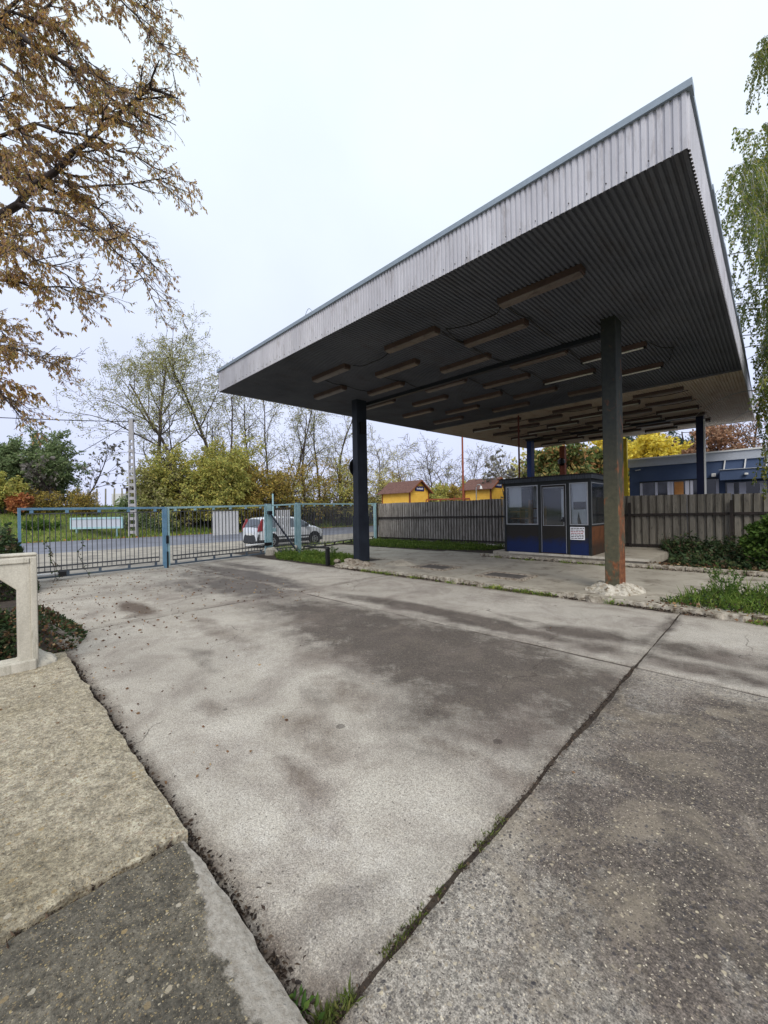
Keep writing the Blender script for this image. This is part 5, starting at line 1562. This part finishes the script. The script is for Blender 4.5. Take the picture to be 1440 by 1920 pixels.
def plants():
    R.seed(77)
    weeds('grass', [(-13.6, 8.0), (-12.6, 7.45), (-10.5, 7.55), (-9.45, 7.7), (-9.5, 9.0), (-11, 9.3), (-13.4, 9.4)], 2600, .10, .30, .0, M['l_grass'], .35, .07)
    weeds('grass', [(-16, 13.6), (-13, 13.0), (-10.0, 13.3), (-8.2, 14.2), (-8.0, 15.6), (-9.5, 15.85), (-16, 15.9)], 3600, .08, .26, .0, M['l_grass'], .5, .07, thr=-.4)
    weeds('weeds', [(-1.25, 7.62), (-.9, 8.7), (.6, 9.4), (3, 9.4), (3, 7.6)], 2600, .10, .30, .06, M['l_grass'], .45, .045, thr=-.5)
    weeds('weeds', [(-1.35, 7.62), (-.9, 8.5), (.6, 9.0), (3, 9.0), (3, 7.6)], 1500, .05, .22, .06, M['l_ivy'], .8, .045, thr=-.4)
    weeds('grass', [(-16.5, 9.6), (-15, 9.6), (-15.9, 15), (-17.5, 15.9)], 700, .05, .2, 0, M['l_grass_dry'], .3, .05)
    weeds('kerb_weeds', [(-8.2, 7.30), (5, 7.30), (5, 7.44), (-8.2, 7.44)], 900, .03, .10, .0, M['l_grass_dry'], .3, .04, thr=.0)
    weeds('kerb_weeds', [(-6.9, 11.55), (5, 11.55), (5, 11.74), (-6.9, 11.74)], 350, .03, .10, .07, M['l_grass_dry'], .3, .04, thr=.05)
    weeds('ivy_ground_cover', [(-2.2, 14.9), (-1.9, 12.3), (-.6, 11.95), (3, 11.9), (3, 15.8), (-2.4, 15.9)], 2600, .10, .45, .05, M['l_ivy'], .92, .10, thr=-.8)
    weeds('ivy_ground_cover', [(-2.6, 15.3), (-2.2, 14.6), (-.8, 14.6), (-.4, 15.8), (-2.6, 15.85)], 900, .2, .7, .1, M['l_ivy'], .95, .09, thr=-.9)

    # verge and bank grass
    def vg(L):
        x = -34.7 - 20 * R.random() ** 1.6; y = R.uniform(-3, 60)
        L.blade(Vector((x, y, bankz(x, y) - .05)), (R.uniform(-.4, .4), R.uniform(-.4, .4), 1), R.uniform(.12, .42), R.uniform(.05, .10))
    scatter('verge_grass', M['l_grass_dry'], 26000, vg)

    # grass in the open joint between the slabs
    def jg(L):
        y = .72 + 1.5 * R.random() ** 1.5
        if fb(0, y, 3.2, 4) < .08 and y > .86: return
        x = -1.03 + R.gauss(0, .012)
        h = R.uniform(.006, .02) if y > .92 else R.uniform(.012, .045)
        L.blade(Vector((x, y, -.02)), (R.uniform(-.9, .9), R.uniform(-.9, .9), 1), h + .02, .006 if y > .9 else .009)
    scatter('joint_grass', M['l_moss'], 800, jg)

    def jb(L):
        x = -1.1 + R.gauss(0, .035); y = .70 + R.gauss(0, .03)
        s = R.uniform(.02, .045); L.leaf(Vector((x, y, R.uniform(-.01, .02))), (R.uniform(-1, 1), R.uniform(-1, 1), .5), s, s * .45, .3)
    scatter('joint_weeds', M['l_shrub'], 34, jb)

    # dead leaf trail in the gap below the pavement edge
    def tr(L):
        x = -5.6 + 6.4 * R.random(); y = .715 + abs(R.gauss(0, .016 if x < -1.9 else .024)) * (1 if R.random() < .85 else 3)
        s = R.uniform(.008, .03)
        L.leaf(Vector((x, y, R.uniform(-.015, .006))), (R.uniform(-1, 1), R.uniform(-1, 1), .15), s, s * .6, .2)
    scatter('gap_litter', M['l_litter'], 3600, tr)

    def cr(L):
        t = R.random(); x = -2.005 + R.gauss(0, .012); y = -.6 + 1.25 * t; s = R.uniform(.008, .03)
        L.leaf(Vector((x, y, R.uniform(.0, .085))), (R.uniform(-1, 1), R.uniform(-1, 1), .15), s, s * .5, .3)
    scatter('gap_litter', M['l_litter'], 900, cr)

    def jl(L):
        y = R.uniform(.7, 4.7); s = R.uniform(.005, .018)
        L.leaf(Vector((-1.02 + R.gauss(0, .013), y, R.uniform(-.012, .003))), (R.uniform(-1, 1), R.uniform(-1, 1), .15), s, s * .7, .3)
    scatter('gap_litter', M['l_litter'], 1100, jl)

    def kl(L):
        x = R.uniform(-9.2, 5); y = 7.40 - abs(R.gauss(0, .06)); s = R.uniform(.015, .045)
        if fb(x, y, .9, 6) < -.15: return
        L.leaf(Vector((x, y, R.uniform(.004, .03))), (R.uniform(-1, 1), R.uniform(-1, 1), .1), s, s * .6, .2)
    scatter('gap_litter', M['l_litter'], 5200, kl)

    def kl2(L):
        x = R.uniform(-6.9, 4); y = 11.7 - abs(R.gauss(0, .05)); s = R.uniform(.02, .05)
        L.leaf(Vector((x, y, R.uniform(.085, .11))), (R.uniform(-1, 1), R.uniform(-1, 1), .1), s, s * .6, .2)
    scatter('gap_litter', M['l_litter'], 1200, kl2)

    # fallen leaves on the drive, thick near the gate
    def fl(L):
        if R.random() < .82:
            x = R.uniform(-13.3, -6.2); y = .75 + 4.2 * R.random() ** 1.5
        elif R.random() < .6:
            x = R.uniform(-7, -2.5); y = R.uniform(.75, 2.6) ; y = .75 + (y - .75) * R.random()
        else:
            x = R.uniform(-8, 2); y = R.uniform(.8, 7.2)
            if R.random() < .5: return
        s = R.uniform(.02, .05) * (.75 if x > -6 else 1.1)
        L.leaf(Vector((x, y, R.uniform(.006, .014))), (R.uniform(-1, 1), R.uniform(-1, 1), .12), s, s * .6, .14)
    scatter('fallen_leaves', M['l_dead'], 900, fl)

    def fp(L):
        x = R.uniform(-5.5, -1.2); y = R.uniform(-.3, .6); s = R.uniform(.02, .05)
        L.leaf(Vector((x, y, .106)), (R.uniform(-1, 1), R.uniform(-1, 1), .1), s, s * .5, .1)
    scatter('fallen_leaves', M['l_dead'], 26, fp)

    def fr(L):
        x = R.uniform(-1.6, 2.5); y = R.gauss(7.5, .14); s = R.uniform(.04, .09)
        L.leaf(Vector((x, y, R.uniform(.02, .13))), (R.uniform(-1, 1), R.uniform(-1, 1), .1), s, s * .6, .2)
    scatter('fallen_leaves', M['l_dead'], 260, fr)

    def fr2(L):
        x = R.uniform(-2.4, 2.5); y = R.gauss(12.1, .16); s = R.uniform(.04, .09)
        L.leaf(Vector((x, y, R.uniform(.17, .2))), (R.uniform(-1, 1), R.uniform(-1, 1), .1), s, s * .6, .2)
    scatter('fallen_leaves', M['l_dead'], 320, fr2)

    def vl(L):
        x = R.gauss(-34.5, .25); y = R.uniform(-2, 45); s = R.uniform(.08, .2)
        L.leaf(Vector((x, y, .03)), (R.uniform(-1, 1), R.uniform(-1, 1), .15), s, s * .6, .2)
    scatter('fallen_leaves', M['l_orange'], 420, vl)

    # creeper mound beside the balustrade post and the growth behind the panel
    def mound(name, cx, cy, rx, ry, h, n, m, lab, ls, cat, mix=None):
        root = empty(name, (cx, cy, 0), lab, cat)
        Lf = Leaves(); L2 = Leaves()
        for _ in range(n):
            a = R.uniform(0, 6.28); r = math.sqrt(R.random())
            x = math.cos(a) * r * rx; y = math.sin(a) * r * ry
            k = 1 + .4 * fb(cx + x, cy + y, 3, 3)
            z = max(.01, h * (1 - r ** 1.7) * k * R.uniform(.75, 1.05)) + .01
            s = ls * R.uniform(.6, 1.4)
            (L2 if mix and R.random() < .3 else Lf).leaf(Vector((x, y, z)), (x, y, .3), s, s * .65, .7)
        Lf.build('foliage', M[m], root)
        if L2.f: L2.build('dry_leaves', M[mix], root)
        mb = MB()
        for _ in range(26):
            a = R.uniform(0, 6.28); r = R.uniform(.2, .95)
            mb.tube([(0, 0, .0), (math.cos(a) * r * rx * .5, math.sin(a) * r * ry * .5, h * .5), (math.cos(a) * r * rx, math.sin(a) * r * ry, .03)], .006, 4)
        mb.build('stems', M['bark_dark'], root)
        return root
    mound('creeper_mound', -7.0, .42, 1.15, .62, .40, 3000, 'l_ivy', 'low mound of creeper and dead leaves right of the balustrade post', .05, 'creeper', 'l_dead')
    mound('ivy_bush', -6.8, -.55, 1.0, 1.0, .85, 5200, 'l_ivy', 'dark ivy bush seen through the balustrade opening', .07, 'bush')
    mound('ivy_bush', -12.0, .40, 1.2, .55, 1.34, 4200, 'l_ivy', 'taller ivy bush behind the balustrade at the left gate post', .09, 'bush')
    # climbing sprigs on the gate
    root = empty('gate_creeper', (-12.9, 1.3, 0), 'thin creeper climbing the bars at the left end of the gate', 'creeper')
    Lf = Leaves(); mb = MB()
    for k in range(3):
        p = Vector((R.uniform(-.1, .1), R.uniform(-.2, .9), 0)); pts = [p.copy()]
        for i in range(9):
            p = p + Vector((R.uniform(-.05, .05), R.uniform(-.09, .09), R.uniform(.08, .16))); pts.append(p.copy())
            for _ in range(3): Lf.leaf(p + rv() * .04, rv(), R.uniform(.04, .08), .045)
        mb.tube(pts, .006, 4)
    mb.build('stems', M['bark_dark'], root); Lf.build('foliage', M['l_ivy'], root)
    # tall weeds at the corner of the sheet fence and by the kerb
    for nm, x, y, z, h, lb in (('tall_weed', -.55, 8.1, .06, .55, 'tall branching weed in the green patch right of the rusty pillar'), ('tall_weed', -10.0, 7.9, 0, .5, 'tall weed sprig left of the dark pillar'), ('tall_weed', .1, 8.3, .06, .5, 'tall weed near the right edge above the kerb')):
        root = empty(nm, (x, y, z), lb, 'weed', 'tall weeds along the kerb'); W = MB(); Lf = Leaves()
        for k in range(7):
            grow(W, Lf, Vector((0, 0, 0)), Vector((R.uniform(-.5, .5), R.uniform(-.5, .5), 1)), h, .004, 0, dict(lv=1, seg=[5, 3], jit=[.15, .2], trop=[0, 0], tip=[.4, .5], kids=[5], t0=[.3], ang=[.7], ratio=[.3], rr=[.6], leaflvl=0, leaves=14, ls=.038, lw=.5, spread=.02, rmin=.002, lhang=.1))
        W.build('stems', M['l_shrub'], root, fix=False); Lf.build('foliage', M['l_shrub'], root)


plants()


# ------------------------------------------------------------------ car, pole, road things
def car():
    root = empty('parked_car', (-18.0, 11.15, 0), 'small silver hatchback parked beyond the gate, seen from its rear right', 'car')
    st = [(-1.95, .62, .40, .62), (-1.93, .72, .55, .78), (-1.90, .76, .92, .96), (-1.84, .77, .94, 1.06), (-1.70, .79, .95, 1.36), (-1.55, .81, .95, 1.42), (-1.0, .83, .95, 1.46), (-.45, .83, .94, 1.475), (.15, .83, .93, 1.44), (.5, .83, .92, 1.36), (.85, .83, .92, 1.17), (1.15, .82, .91, .985), (1.5, .80, .84, .90), (1.78, .74, .72, .79), (1.92, .64, .58, .62), (1.96, .55, .42, .46)]
    ring = []
    for y, w, bz, tz in st:
        cab = tz - bz
        rw = w * (.97 - .22 * min(1, max(0, cab) / .5))
        ring.append([(w * .90, y, .20), (w * .985, y, .38 if bz > .5 else .3), (w, y, min(.66, bz * .78)), (w * .985, y, bz), (rw, y, max(bz + .01, tz - .07)), (rw * .86, y, tz), (0, y, tz + .02)])
    body = MB(); glass = MB(); bump = MB()
    n = len(ring[0])

    def quad(mb, a, b, c, d):
        for sx in (1, -1):
            q = [(p[0] * sx, p[1], p[2]) for p in (a, b, c, d)]
            mb.add(q, [(0, 1, 2, 3) if sx == 1 else (3, 2, 1, 0)])
    for i in range(len(ring) - 1):
        for k in range(n - 1):
            a, b, c, d = ring[i][k], ring[i + 1][k], ring[i + 1][k + 1], ring[i][k + 1]
            y0, y1 = st[i][0], st[i + 1][0]
            g = False
            if k == 3 and y0 >= -1.56 and y1 <= .86: g = True
            if k >= 4 and y0 >= .14 and y1 <= 1.16: g = True
            if k >= 4 and -1.91 < y0 and y1 <= -1.69: g = True
            mb = glass if g else (bump if (k == 0) or (k <= 1 and (y1 < -1.8 or y0 > 1.75)) else body)
            quad(mb, a, b, c, d)
    for i in (0, len(ring) - 1):
        for k in range(n - 1):
            a, b = ring[i][k], ring[i][k + 1]
            for sx in (1, -1):
                bump.add([(a[0] * sx, a[1], a[2]), (b[0] * sx, b[1], b[2]), (0, b[1], b[2]), (0, a[1], a[2])], [(0, 1, 2, 3) if (sx == 1) == (i != 0) else (3, 2, 1, 0)])
    body.build('body', M['car'], root, smooth=True); glass.build('window', M['carglass'], root); bump.build('bumper', M['bumper'], root)
    for s in (1, -1):
        # door pillars, door seams, handles, mirror
        mb = MB()
        for y in (-.62, .12): mb.beam((s * .838, y, .95), (s * .66, y + (.06 if y > 0 else 0), 1.42), .06, .03)
        mb.build('pillar', M['car'], root)
        mb = MB(); mb.box(s * .85 - (.22 if s > 0 else 0), s * .85 + (.22 if s < 0 else 0), .62, .78, .98, 1.12); 
        mo = MB(); mo.box(s * .94 - .09, s * .94 + .09, .62, .76, .97, 1.11); mo.build('mirror', M['bumper'], root, bevel=.02)
        for y in (-.55, .0):
            mb = MB(); mb.box(s * .838 - .012, s * .838 + .012, y - .16, y, .80, .835); mb.build('door_handle', M['car'], root)
        mb = MB()
        for y in (-.62, .10, .95): mb.box(s * .826 - .008, s * .826 + .008, y - .006, y + .006, .32, .93)
        mb.build('door_seam', M['bumper'], root)
        mb = MB(); mb.box(s * .82 - .02, s * .82 + .02, -1.2, 1.1, .46, .52); mb.build('side_strip', M['bumper'], root)
        mb = MB(); mb.prism([(-1.93, .78), (-1.70, .80), (-1.66, 1.0), (-1.64, 1.36), (-1.72, 1.38), (-1.90, 1.0)], 'x', s * .77 - .045, s * .77 + .03); mb.build('tail_light', M['redlamp'], root, bevel=.015)
        mb = MB(); mb.box(s * .60 - .12, s * .60 + .1, 1.74, 1.90, .62, .74); mb.build('headlight', M['alu'], root, bevel=.03)
        for y in (-1.22, 1.25):
            mb = MB(); mb.disc((s * .815, y, .33), (1, 0, 0), .36, .05, 24); mb.build('wheel_arch', M['black'], root)
            w = MB(); w.tube([(s * .66, y, .29), (s * .70, y, .29), (s * .83, y, .29), (s * .85, y, .29)], [.25, .29, .29, .25], 24); wo = w.build('wheel', M['tyre'], root, smooth=False)
            q = MB(); q.disc((s * .845, y, .29), (1, 0, 0), .185, .03, 24)
            q.build('rim', M['rim'], wo)
            q = MB()
            for k in range(5):
                a = 2 * PI * k / 5
                q.disc((s * .862, y + math.cos(a) * .11, .29 + math.sin(a) * .11), (1, 0, 0), .035, .008, 8)
            q.build('rim_hole', M['tyre'], wo)
    mb = MB(); mb.box(-.26, .26, -1.975, -1.955, .60, .71); mb.build('number_plate', M['white'], root)
    mb = MB(); mb.box(-.62, .62, -1.98, -1.9, .26, .32); mb.build('exhaust_trim', M['bumper'], root)
    for y in (-1.965,):
        mb = MB(); mb.beam((0, -1.88, 1.02), (.45, -1.83, 1.08), .02, .02); mb.build('wiper', M['black'], root)


car()


def road_things():
    # utility pole of pierced concrete
    x, y = -35.05, 8.45
    root = empty('utility_pole', (x, y, .1), 'tapered concrete utility pole with a row of square holes', 'utility pole', rz=math.radians(52))
    H = 8.95
    mb = MB()
    # two tapering legs joined by rungs, narrower at the top
    wx = lambda z: .30 - .16 * z / H
    for s in (-1, 1):
        vs = []
        for z in (-.2, H):
            w = wx(max(0, z)); t = .075
            for dy in (-.12 + .04 * z / H, .12 - .04 * z / H):
                vs += [(s * w, dy, z), (s * (w - t), dy, z)]
        mb.add(vs, [(0, 1, 3, 2), (4, 6, 7, 5), (0, 4, 5, 1), (1, 5, 7, 3), (3, 7, 6, 2), (2, 6, 4, 0)])
    n = 15
    for k in range(n):
        z = .3 + (H - 1.7) * k / (n - 1); w = wx(z) - .07
        mb.box(-w, w, -.09, .09, z - .11, z + .11)
    w = wx(H - .8) - .05
    mb.box(-w, w, -.085, .085, H - 1.6, H - .001)
    mb.build('shaft', M['pole_conc'], root)
    mb = MB()
    for s in (-1, 1): mb.tube([(s * .2, 0, H - .2), (s * .2, 0, H - .02)], [.05, .03], 8)
    mb.box(-.22, .22, -.03, .03, H - .24, H - .19)
    mb.build('insulator', M['black'], root)

    def wire(nm, a, b, sag, lb, r=.022):
        a = Vector(a); b = Vector(b); P = []
        for i in range(17):
            t = i / 16; q = a.lerp(b, t); q.z -= sag * 4 * t * (1 - t); P.append(q)
        mb = MB(); mb.tube(P, r, 4)
        tag(mb.build('overhead_wire', M['cable']), lb, 'wire', 'wires from the utility pole')
    wire('w', (x, y, 8.85), (-46, -14, 9.2), .35, 'long overhead wire running left from the concrete pole', .03)
    wire('w', (x, y, 8.8), (-46.5, 4.5, 5.8), .1, 'slack wire slanting down left from the concrete pole', .026)
    wire('w', (x, y, 7.9), (-38.5, 14.0, 9.6), .25, 'thin wire rising right from the concrete pole into the locust', .02)
    # low white road sign in a blue frame
    root = empty('roadside_board', (-36.3, 6.4, .25), 'long low white board in a blue frame on the verge', 'sign', rz=math.atan2(2.7, 2.3))
    mb = MB(); mb.box(-1.75, 1.75, -.02, .02, .62, 1.2); mb.build('board', M['parapet'], root)
    mb = MB()
    for a in ((-1.85, 1.85, 1.2, 1.34), (-1.85, 1.85, .48, .62)): mb.box(a[0], a[1], -.06, .06, a[2], a[3])
    for a in (-1.85, 1.75): mb.box(a, a + .1, -.06, .06, .62, 1.2)
    mb.build('frame', M['gate_blue'], root)
    for s in (-1.4, 1.4):
        mb = MB(); mb.box(s - .05, s + .05, -.05, .05, -.3, .48); mb.build('leg', M['gate_blue'], root)
    # white fence posts on the bank
    k = 0
    proto = None
    names = ['first', 'second', 'third', 'fourth', 'fifth', 'sixth', 'seventh', 'eighth', 'ninth', 'tenth', 'eleventh', 'twelfth']
    for i in range(12):
        px = -54.5 + i * .85; py = 8.9 + i * .62
        if proto is None:
            mb = MB(); mb.box(-.07, .07, -.07, .07, -.4, 1.7); proto = mb.build('fence_post', M['concrete_old'], bevel=.01); o = proto
        else: o = dup(proto)
        o.location = (px, py, bankz(px, py) + .3); o.rotation_euler = (R.uniform(-.06, .06), R.uniform(-.06, .06), 0)
        tag(o, 'pale concrete fence post on the grassy bank, %s from the left' % names[i], 'post', 'fence posts on the bank')
    # dark shed behind them
    root = empty('dark_shed', (-55, 15.6, 2.6), 'low dark brown plank shed behind the concrete utility pole', 'shed', rz=.6)
    mb = MB(); mb.box(-2.6, 3.2, -1.5, 1.5, -.5, 2.4); mb.build('wall', M['shed'], root)
    mb = MB(); mb.box(-2.8, 3.4, -1.7, 1.7, 2.4, 2.55); mb.build('roof', M['bark_dark'], root)
    root = empty('white_van', (-57, 13.6, 2.75), 'distant white van parked left of the dark shed', 'van', rz=.4)
    mb = MB(); mb.prism([(-1.9, .3), (1.9, .3), (1.9, .9), (1.3, 1.05), (.9, 1.6), (-1.9, 1.65)], 'x', -.8, .8); mb.build('body', M['white'], root, bevel=.05)
    mb = MB(); mb.box(-.82, .82, -1.2, .7, 1.05, 1.45); mb.build('window', M['carglass'], root)
    for s in (-.72, .72):
        for yy in (-1.2, 1.2):
            mb = MB(); mb.disc((s, yy, .3), (1, 0, 0), .3, .2, 14); mb.build('wheel', M['tyre'], root)
    # pale greenhouse-like building far behind the trees
    root = empty('far_white_building', (-52, 27, 1.8), 'far white low building glimpsed behind the locust trees', 'building', rz=.9)
    mb = MB(); mb.box(-8, 5, -2, 2, 0, 2.6); mb.build('wall', M['panel_white'], root)
    mb = MB(); mb.prism([(-2.3, 2.6), (2.3, 2.6), (0, 3.7)], 'x', -8.2, 5.2); mb.build('roof', M['parapet'], root)


road_things()


def kiosks():
    for (x0, x1, y0, y1, zb, ze, zr, lb, sg) in ((-22.4, -19.54, 22.85, 25.1, .6, 3.2, 3.98, 'left yellow plank kiosk with a brown shingle roof and blue sign', True),
                                             (-16.42, -14.28, 25.5, 27.6, .6, 3.26, 3.92, 'right yellow plank kiosk half hidden by the booth', True)):
        root = empty('yellow_kiosk', (x0, y0, zb), lb, 'kiosk', 'yellow kiosks behind the fence')
        W = x1 - x0; D = y1 - y0; h = ze - zb; hr = zr - zb
        mb = MB()
        nb = 18
        for i in range(nb):
            za = h * i / nb
            mb.box(0, W, -.012 * (1 - 0), D + .012, za, za + h / nb - .012); mb.box(-.001, W + .012, .0, D, za, za + h / nb - .012)
            mb.box(.005, W - .005, .0, D, za + h / nb - .012, za + h / nb)
        mb.build('wall', M['yellow_wood'], root)
        mb = MB(); mb.prism([(0, h), (D, h), (D / 2, hr)], 'x', W - .02, W); mb.prism([(0, h), (D, h), (D / 2, hr)], 'x', 0, .02); mb.build('gable', M['yellow_wood'], root)
        mb = MB()
        sl = (hr - h) / (D / 2)
        for s in (0, 1):
            ya = -.28 if s == 0 else D + .28
            za = h - .28 * sl
            t = .05
            vs = [(-.32, ya, za), (W + .28, ya, za), (W + .28, D / 2, hr + .0), (-.32, D / 2, hr + .0)]
            vs += [(v[0], v[1], v[2] + t) for v in vs]
            mb.add(vs, [(0, 1, 2, 3), (7, 6, 5, 4), (0, 4, 5, 1), (1, 5, 6, 2), (2, 6, 7, 3), (3, 7, 4, 0)])
        mb.build('roof', M['shingle'], root)
        for xx in (0, W):
            for yy in (0, D):
                mb = MB(); mb.box(xx - .05, xx + .05, yy - .05, yy + .05, 0, h); mb.build('corner_post', M['brown_wood'], root)
        for ya, yb in ((-.3, D / 2), (D + .3, D / 2)):
            mb = MB(); mb.beam((W + .29, ya, h - .3 * sl + .01), (W + .29, yb, hr + .02), .03, .09); mb.build('barge_board', M['brown_wood'], root)
        mb = MB(); mb.box(W + .03, W + .06, D * .28, D * .74, h - .02, h + .34); sg = mb.build('sign', M['sign_blue'], root)
        mb = MB(); 
        for i in range(7):
            yy = D * .34 + i * D * .05; mb.box(W + .061, W + .066, yy, yy + D * .035, h + .1, h + .1 + (.1 if i % 3 else .14))
        mb.build('lettering', M['white'], sg)
    # bits between and on the kiosks
    mb = MB(); mb.tube([(-15.58, 24.0, 0), (-15.58, 24.0, 7.6)], [.085, .06], 10)
    tag(mb.build('rusty_mast', M['rust_red']), 'slim rusty red mast standing behind the fence near the right kiosk', 'mast')
    root = empty('red_handrail', (-19.2, 24.4, 1.5), 'rusty red handrail between the two kiosks', 'railing')
    mb = MB(); mb.beam((0, 0, 1.0), (3.2, 1.1, 1.0), .06, .1); mb.build('rail', M['rust_red'], root)
    for t in (0, .33, .66, 1):
        mb = MB(); mb.box(3.2 * t - .03, 3.2 * t + .03, 1.1 * t - .03, 1.1 * t + .03, -1.5, 1.0 + (.18 if .5 < t < .7 else 0)); mb.build('post', M['rust_red'], root)
    root = empty('street_lamp', (-14.9, 24.6, 0), 'small hooked white lamp in front of the right kiosk', 'lamp')
    mb = MB(); mb.tube([(0, 0, 0), (0, 0, 3.2), (.1, 0, 3.38), (.28, 0, 3.4), (.38, 0, 3.28)], .035, 8); mb.build('pole', M['alu'], root)
    mb = MB(); mb.tube([(.38, 0, 3.3), (.38, 0, 3.1)], [.05, .1], 10); mb.build('lamp_head', M['white'], root)
    # red brown post with a dark head, behind the booth
    root = empty('red_post', (-8.6, 23.6, 0), 'red brown post with a dark round lamp behind the booth roof', 'post')
    mb = MB(); mb.box(-.14, .14, -.14, .14, 0, 5.2); mb.build('post', M['rust_red'], root)
    mb = MB(); mb.tube([(0, -.16, 4.12), (0, -.2, 4.2), (0, -.2, 4.36), (0, -.16, 4.46)], [.12, .2, .2, .1], 12); mb.build('lamp_head', M['black'], root)
    mb = MB(); mb.box(-.1, .1, -.1, .1, 0, 5.3)
    tag(mb.build('yellow_post', M['yellow_paint'], loc=(-5.62, 24.3, 0)), 'yellow painted post at the left corner of the blue building', 'post')


kiosks()


def building():
    Y = 25.0
    root = empty('office_building', (-5.6, Y, 0), 'low dark blue flat-roofed building with a pale parapet behind the fence', 'building')
    o = Vector((-5.6, Y, 0))

    def b(mb, name, m, parent=None, **k):
        mb.v = [tuple(Vector(v) - o) for v in mb.v]
        return mb.build(name, m, parent or root, **k)
    mb = MB(); mb.box(-5.6, 9, Y, Y + 9, 0, 3.78); b(mb, 'wall', M['navy_wall'])
    mb = MB(); mb.box(-5.66, 9.1, Y - .08, Y + 9.05, 3.78, 4.18); b(mb, 'parapet', M['parapet'])
    mb = MB(); mb.box(-5.72, 9.2, Y - .14, Y + 9.1, 4.18, 4.25); b(mb, 'coping', M['white'])
    mb = MB(); mb.tube([(-5.3, Y - .05, 3.6), (-5.05, Y - .12, 3.62)], .03, 6); b(mb, 'camera_arm', M['alu'])
    # window band: openings are recessed panes between pale posts
    wins = [(-4.98, -4.44, 'dark_glass'), (-4.27, -3.90, 'dark_glass'), (-3.60, -3.22, 'shade_wood'), (-2.85, -2.45, 'dark_glass'), (-2.35, -1.98, 'dark_glass')]
    mb = MB(); mb.box(-5.12, -1.90, Y - .012, Y - .002, 1.3, 2.93); wf = b(mb, 'window', M['dark_glass'])
    for x0, x1, m in wins:
        mb = MB(); mb.box(x0, x1, Y - .022, Y - .0135, 1.4, 2.89); b(mb, 'pane', M[m], wf)
    for x in (-5.10, -4.42, -3.89, -3.75, -3.15, -2.95, -1.96):
        mb = MB(); mb.box(x, x + (.16 if x in (-3.89, -3.15) else .11), Y - .045, Y - .024, 1.3, 2.91); b(mb, 'frame_post', M['curtain'], wf)
    mb = MB(); mb.box(-5.12, -1.9, Y - .10, Y - .002, 2.931, 2.985); b(mb, 'lintel', M['booth_frame'])
    # entrance porch to the right
    mb = MB(); mb.box(-1.75, 6.0, Y - .9, Y - .002, 2.80, 3.26); b(mb, 'porch_roof', M['navy_wall'])
    mb = MB(); mb.box(-1.78, 6.05, Y - .95, Y - .002, 3.262, 3.29); b(mb, 'porch_flashing', M['parapet'])
    mb = MB(); mb.box(-1.62, 5.5, Y - .014, Y - .003, 1.0, 2.72); pw = b(mb, 'window', M['dark_glass'])
    for x in (-1.55, -1.12, -.42, .15, .7):
        mb = MB(); mb.box(x, x + .24, Y - .05, Y - .016, 1.0, 2.68); b(mb, 'frame_post', M['curtain'], pw)
    for x in (-1.66, -.93, -.2, .5):
        mb = MB(); mb.beam((x, Y - .05, 3.3), (x + .06, Y - .05, 3.85), .05, .05); b(mb, 'rain_pipe', M['white'])
    for x, z, w in ((-2.12, 3.02, .17), (-.9, 2.98, .13)):
        yy = Y - .03 if w > .15 else Y - .93
        mb = MB(); mb.box(x, x + w, yy - .12, yy, z, z + w * (1 if w > .15 else .7)); b(mb, 'wall_lamp', M['white'], bevel=.02)


building()
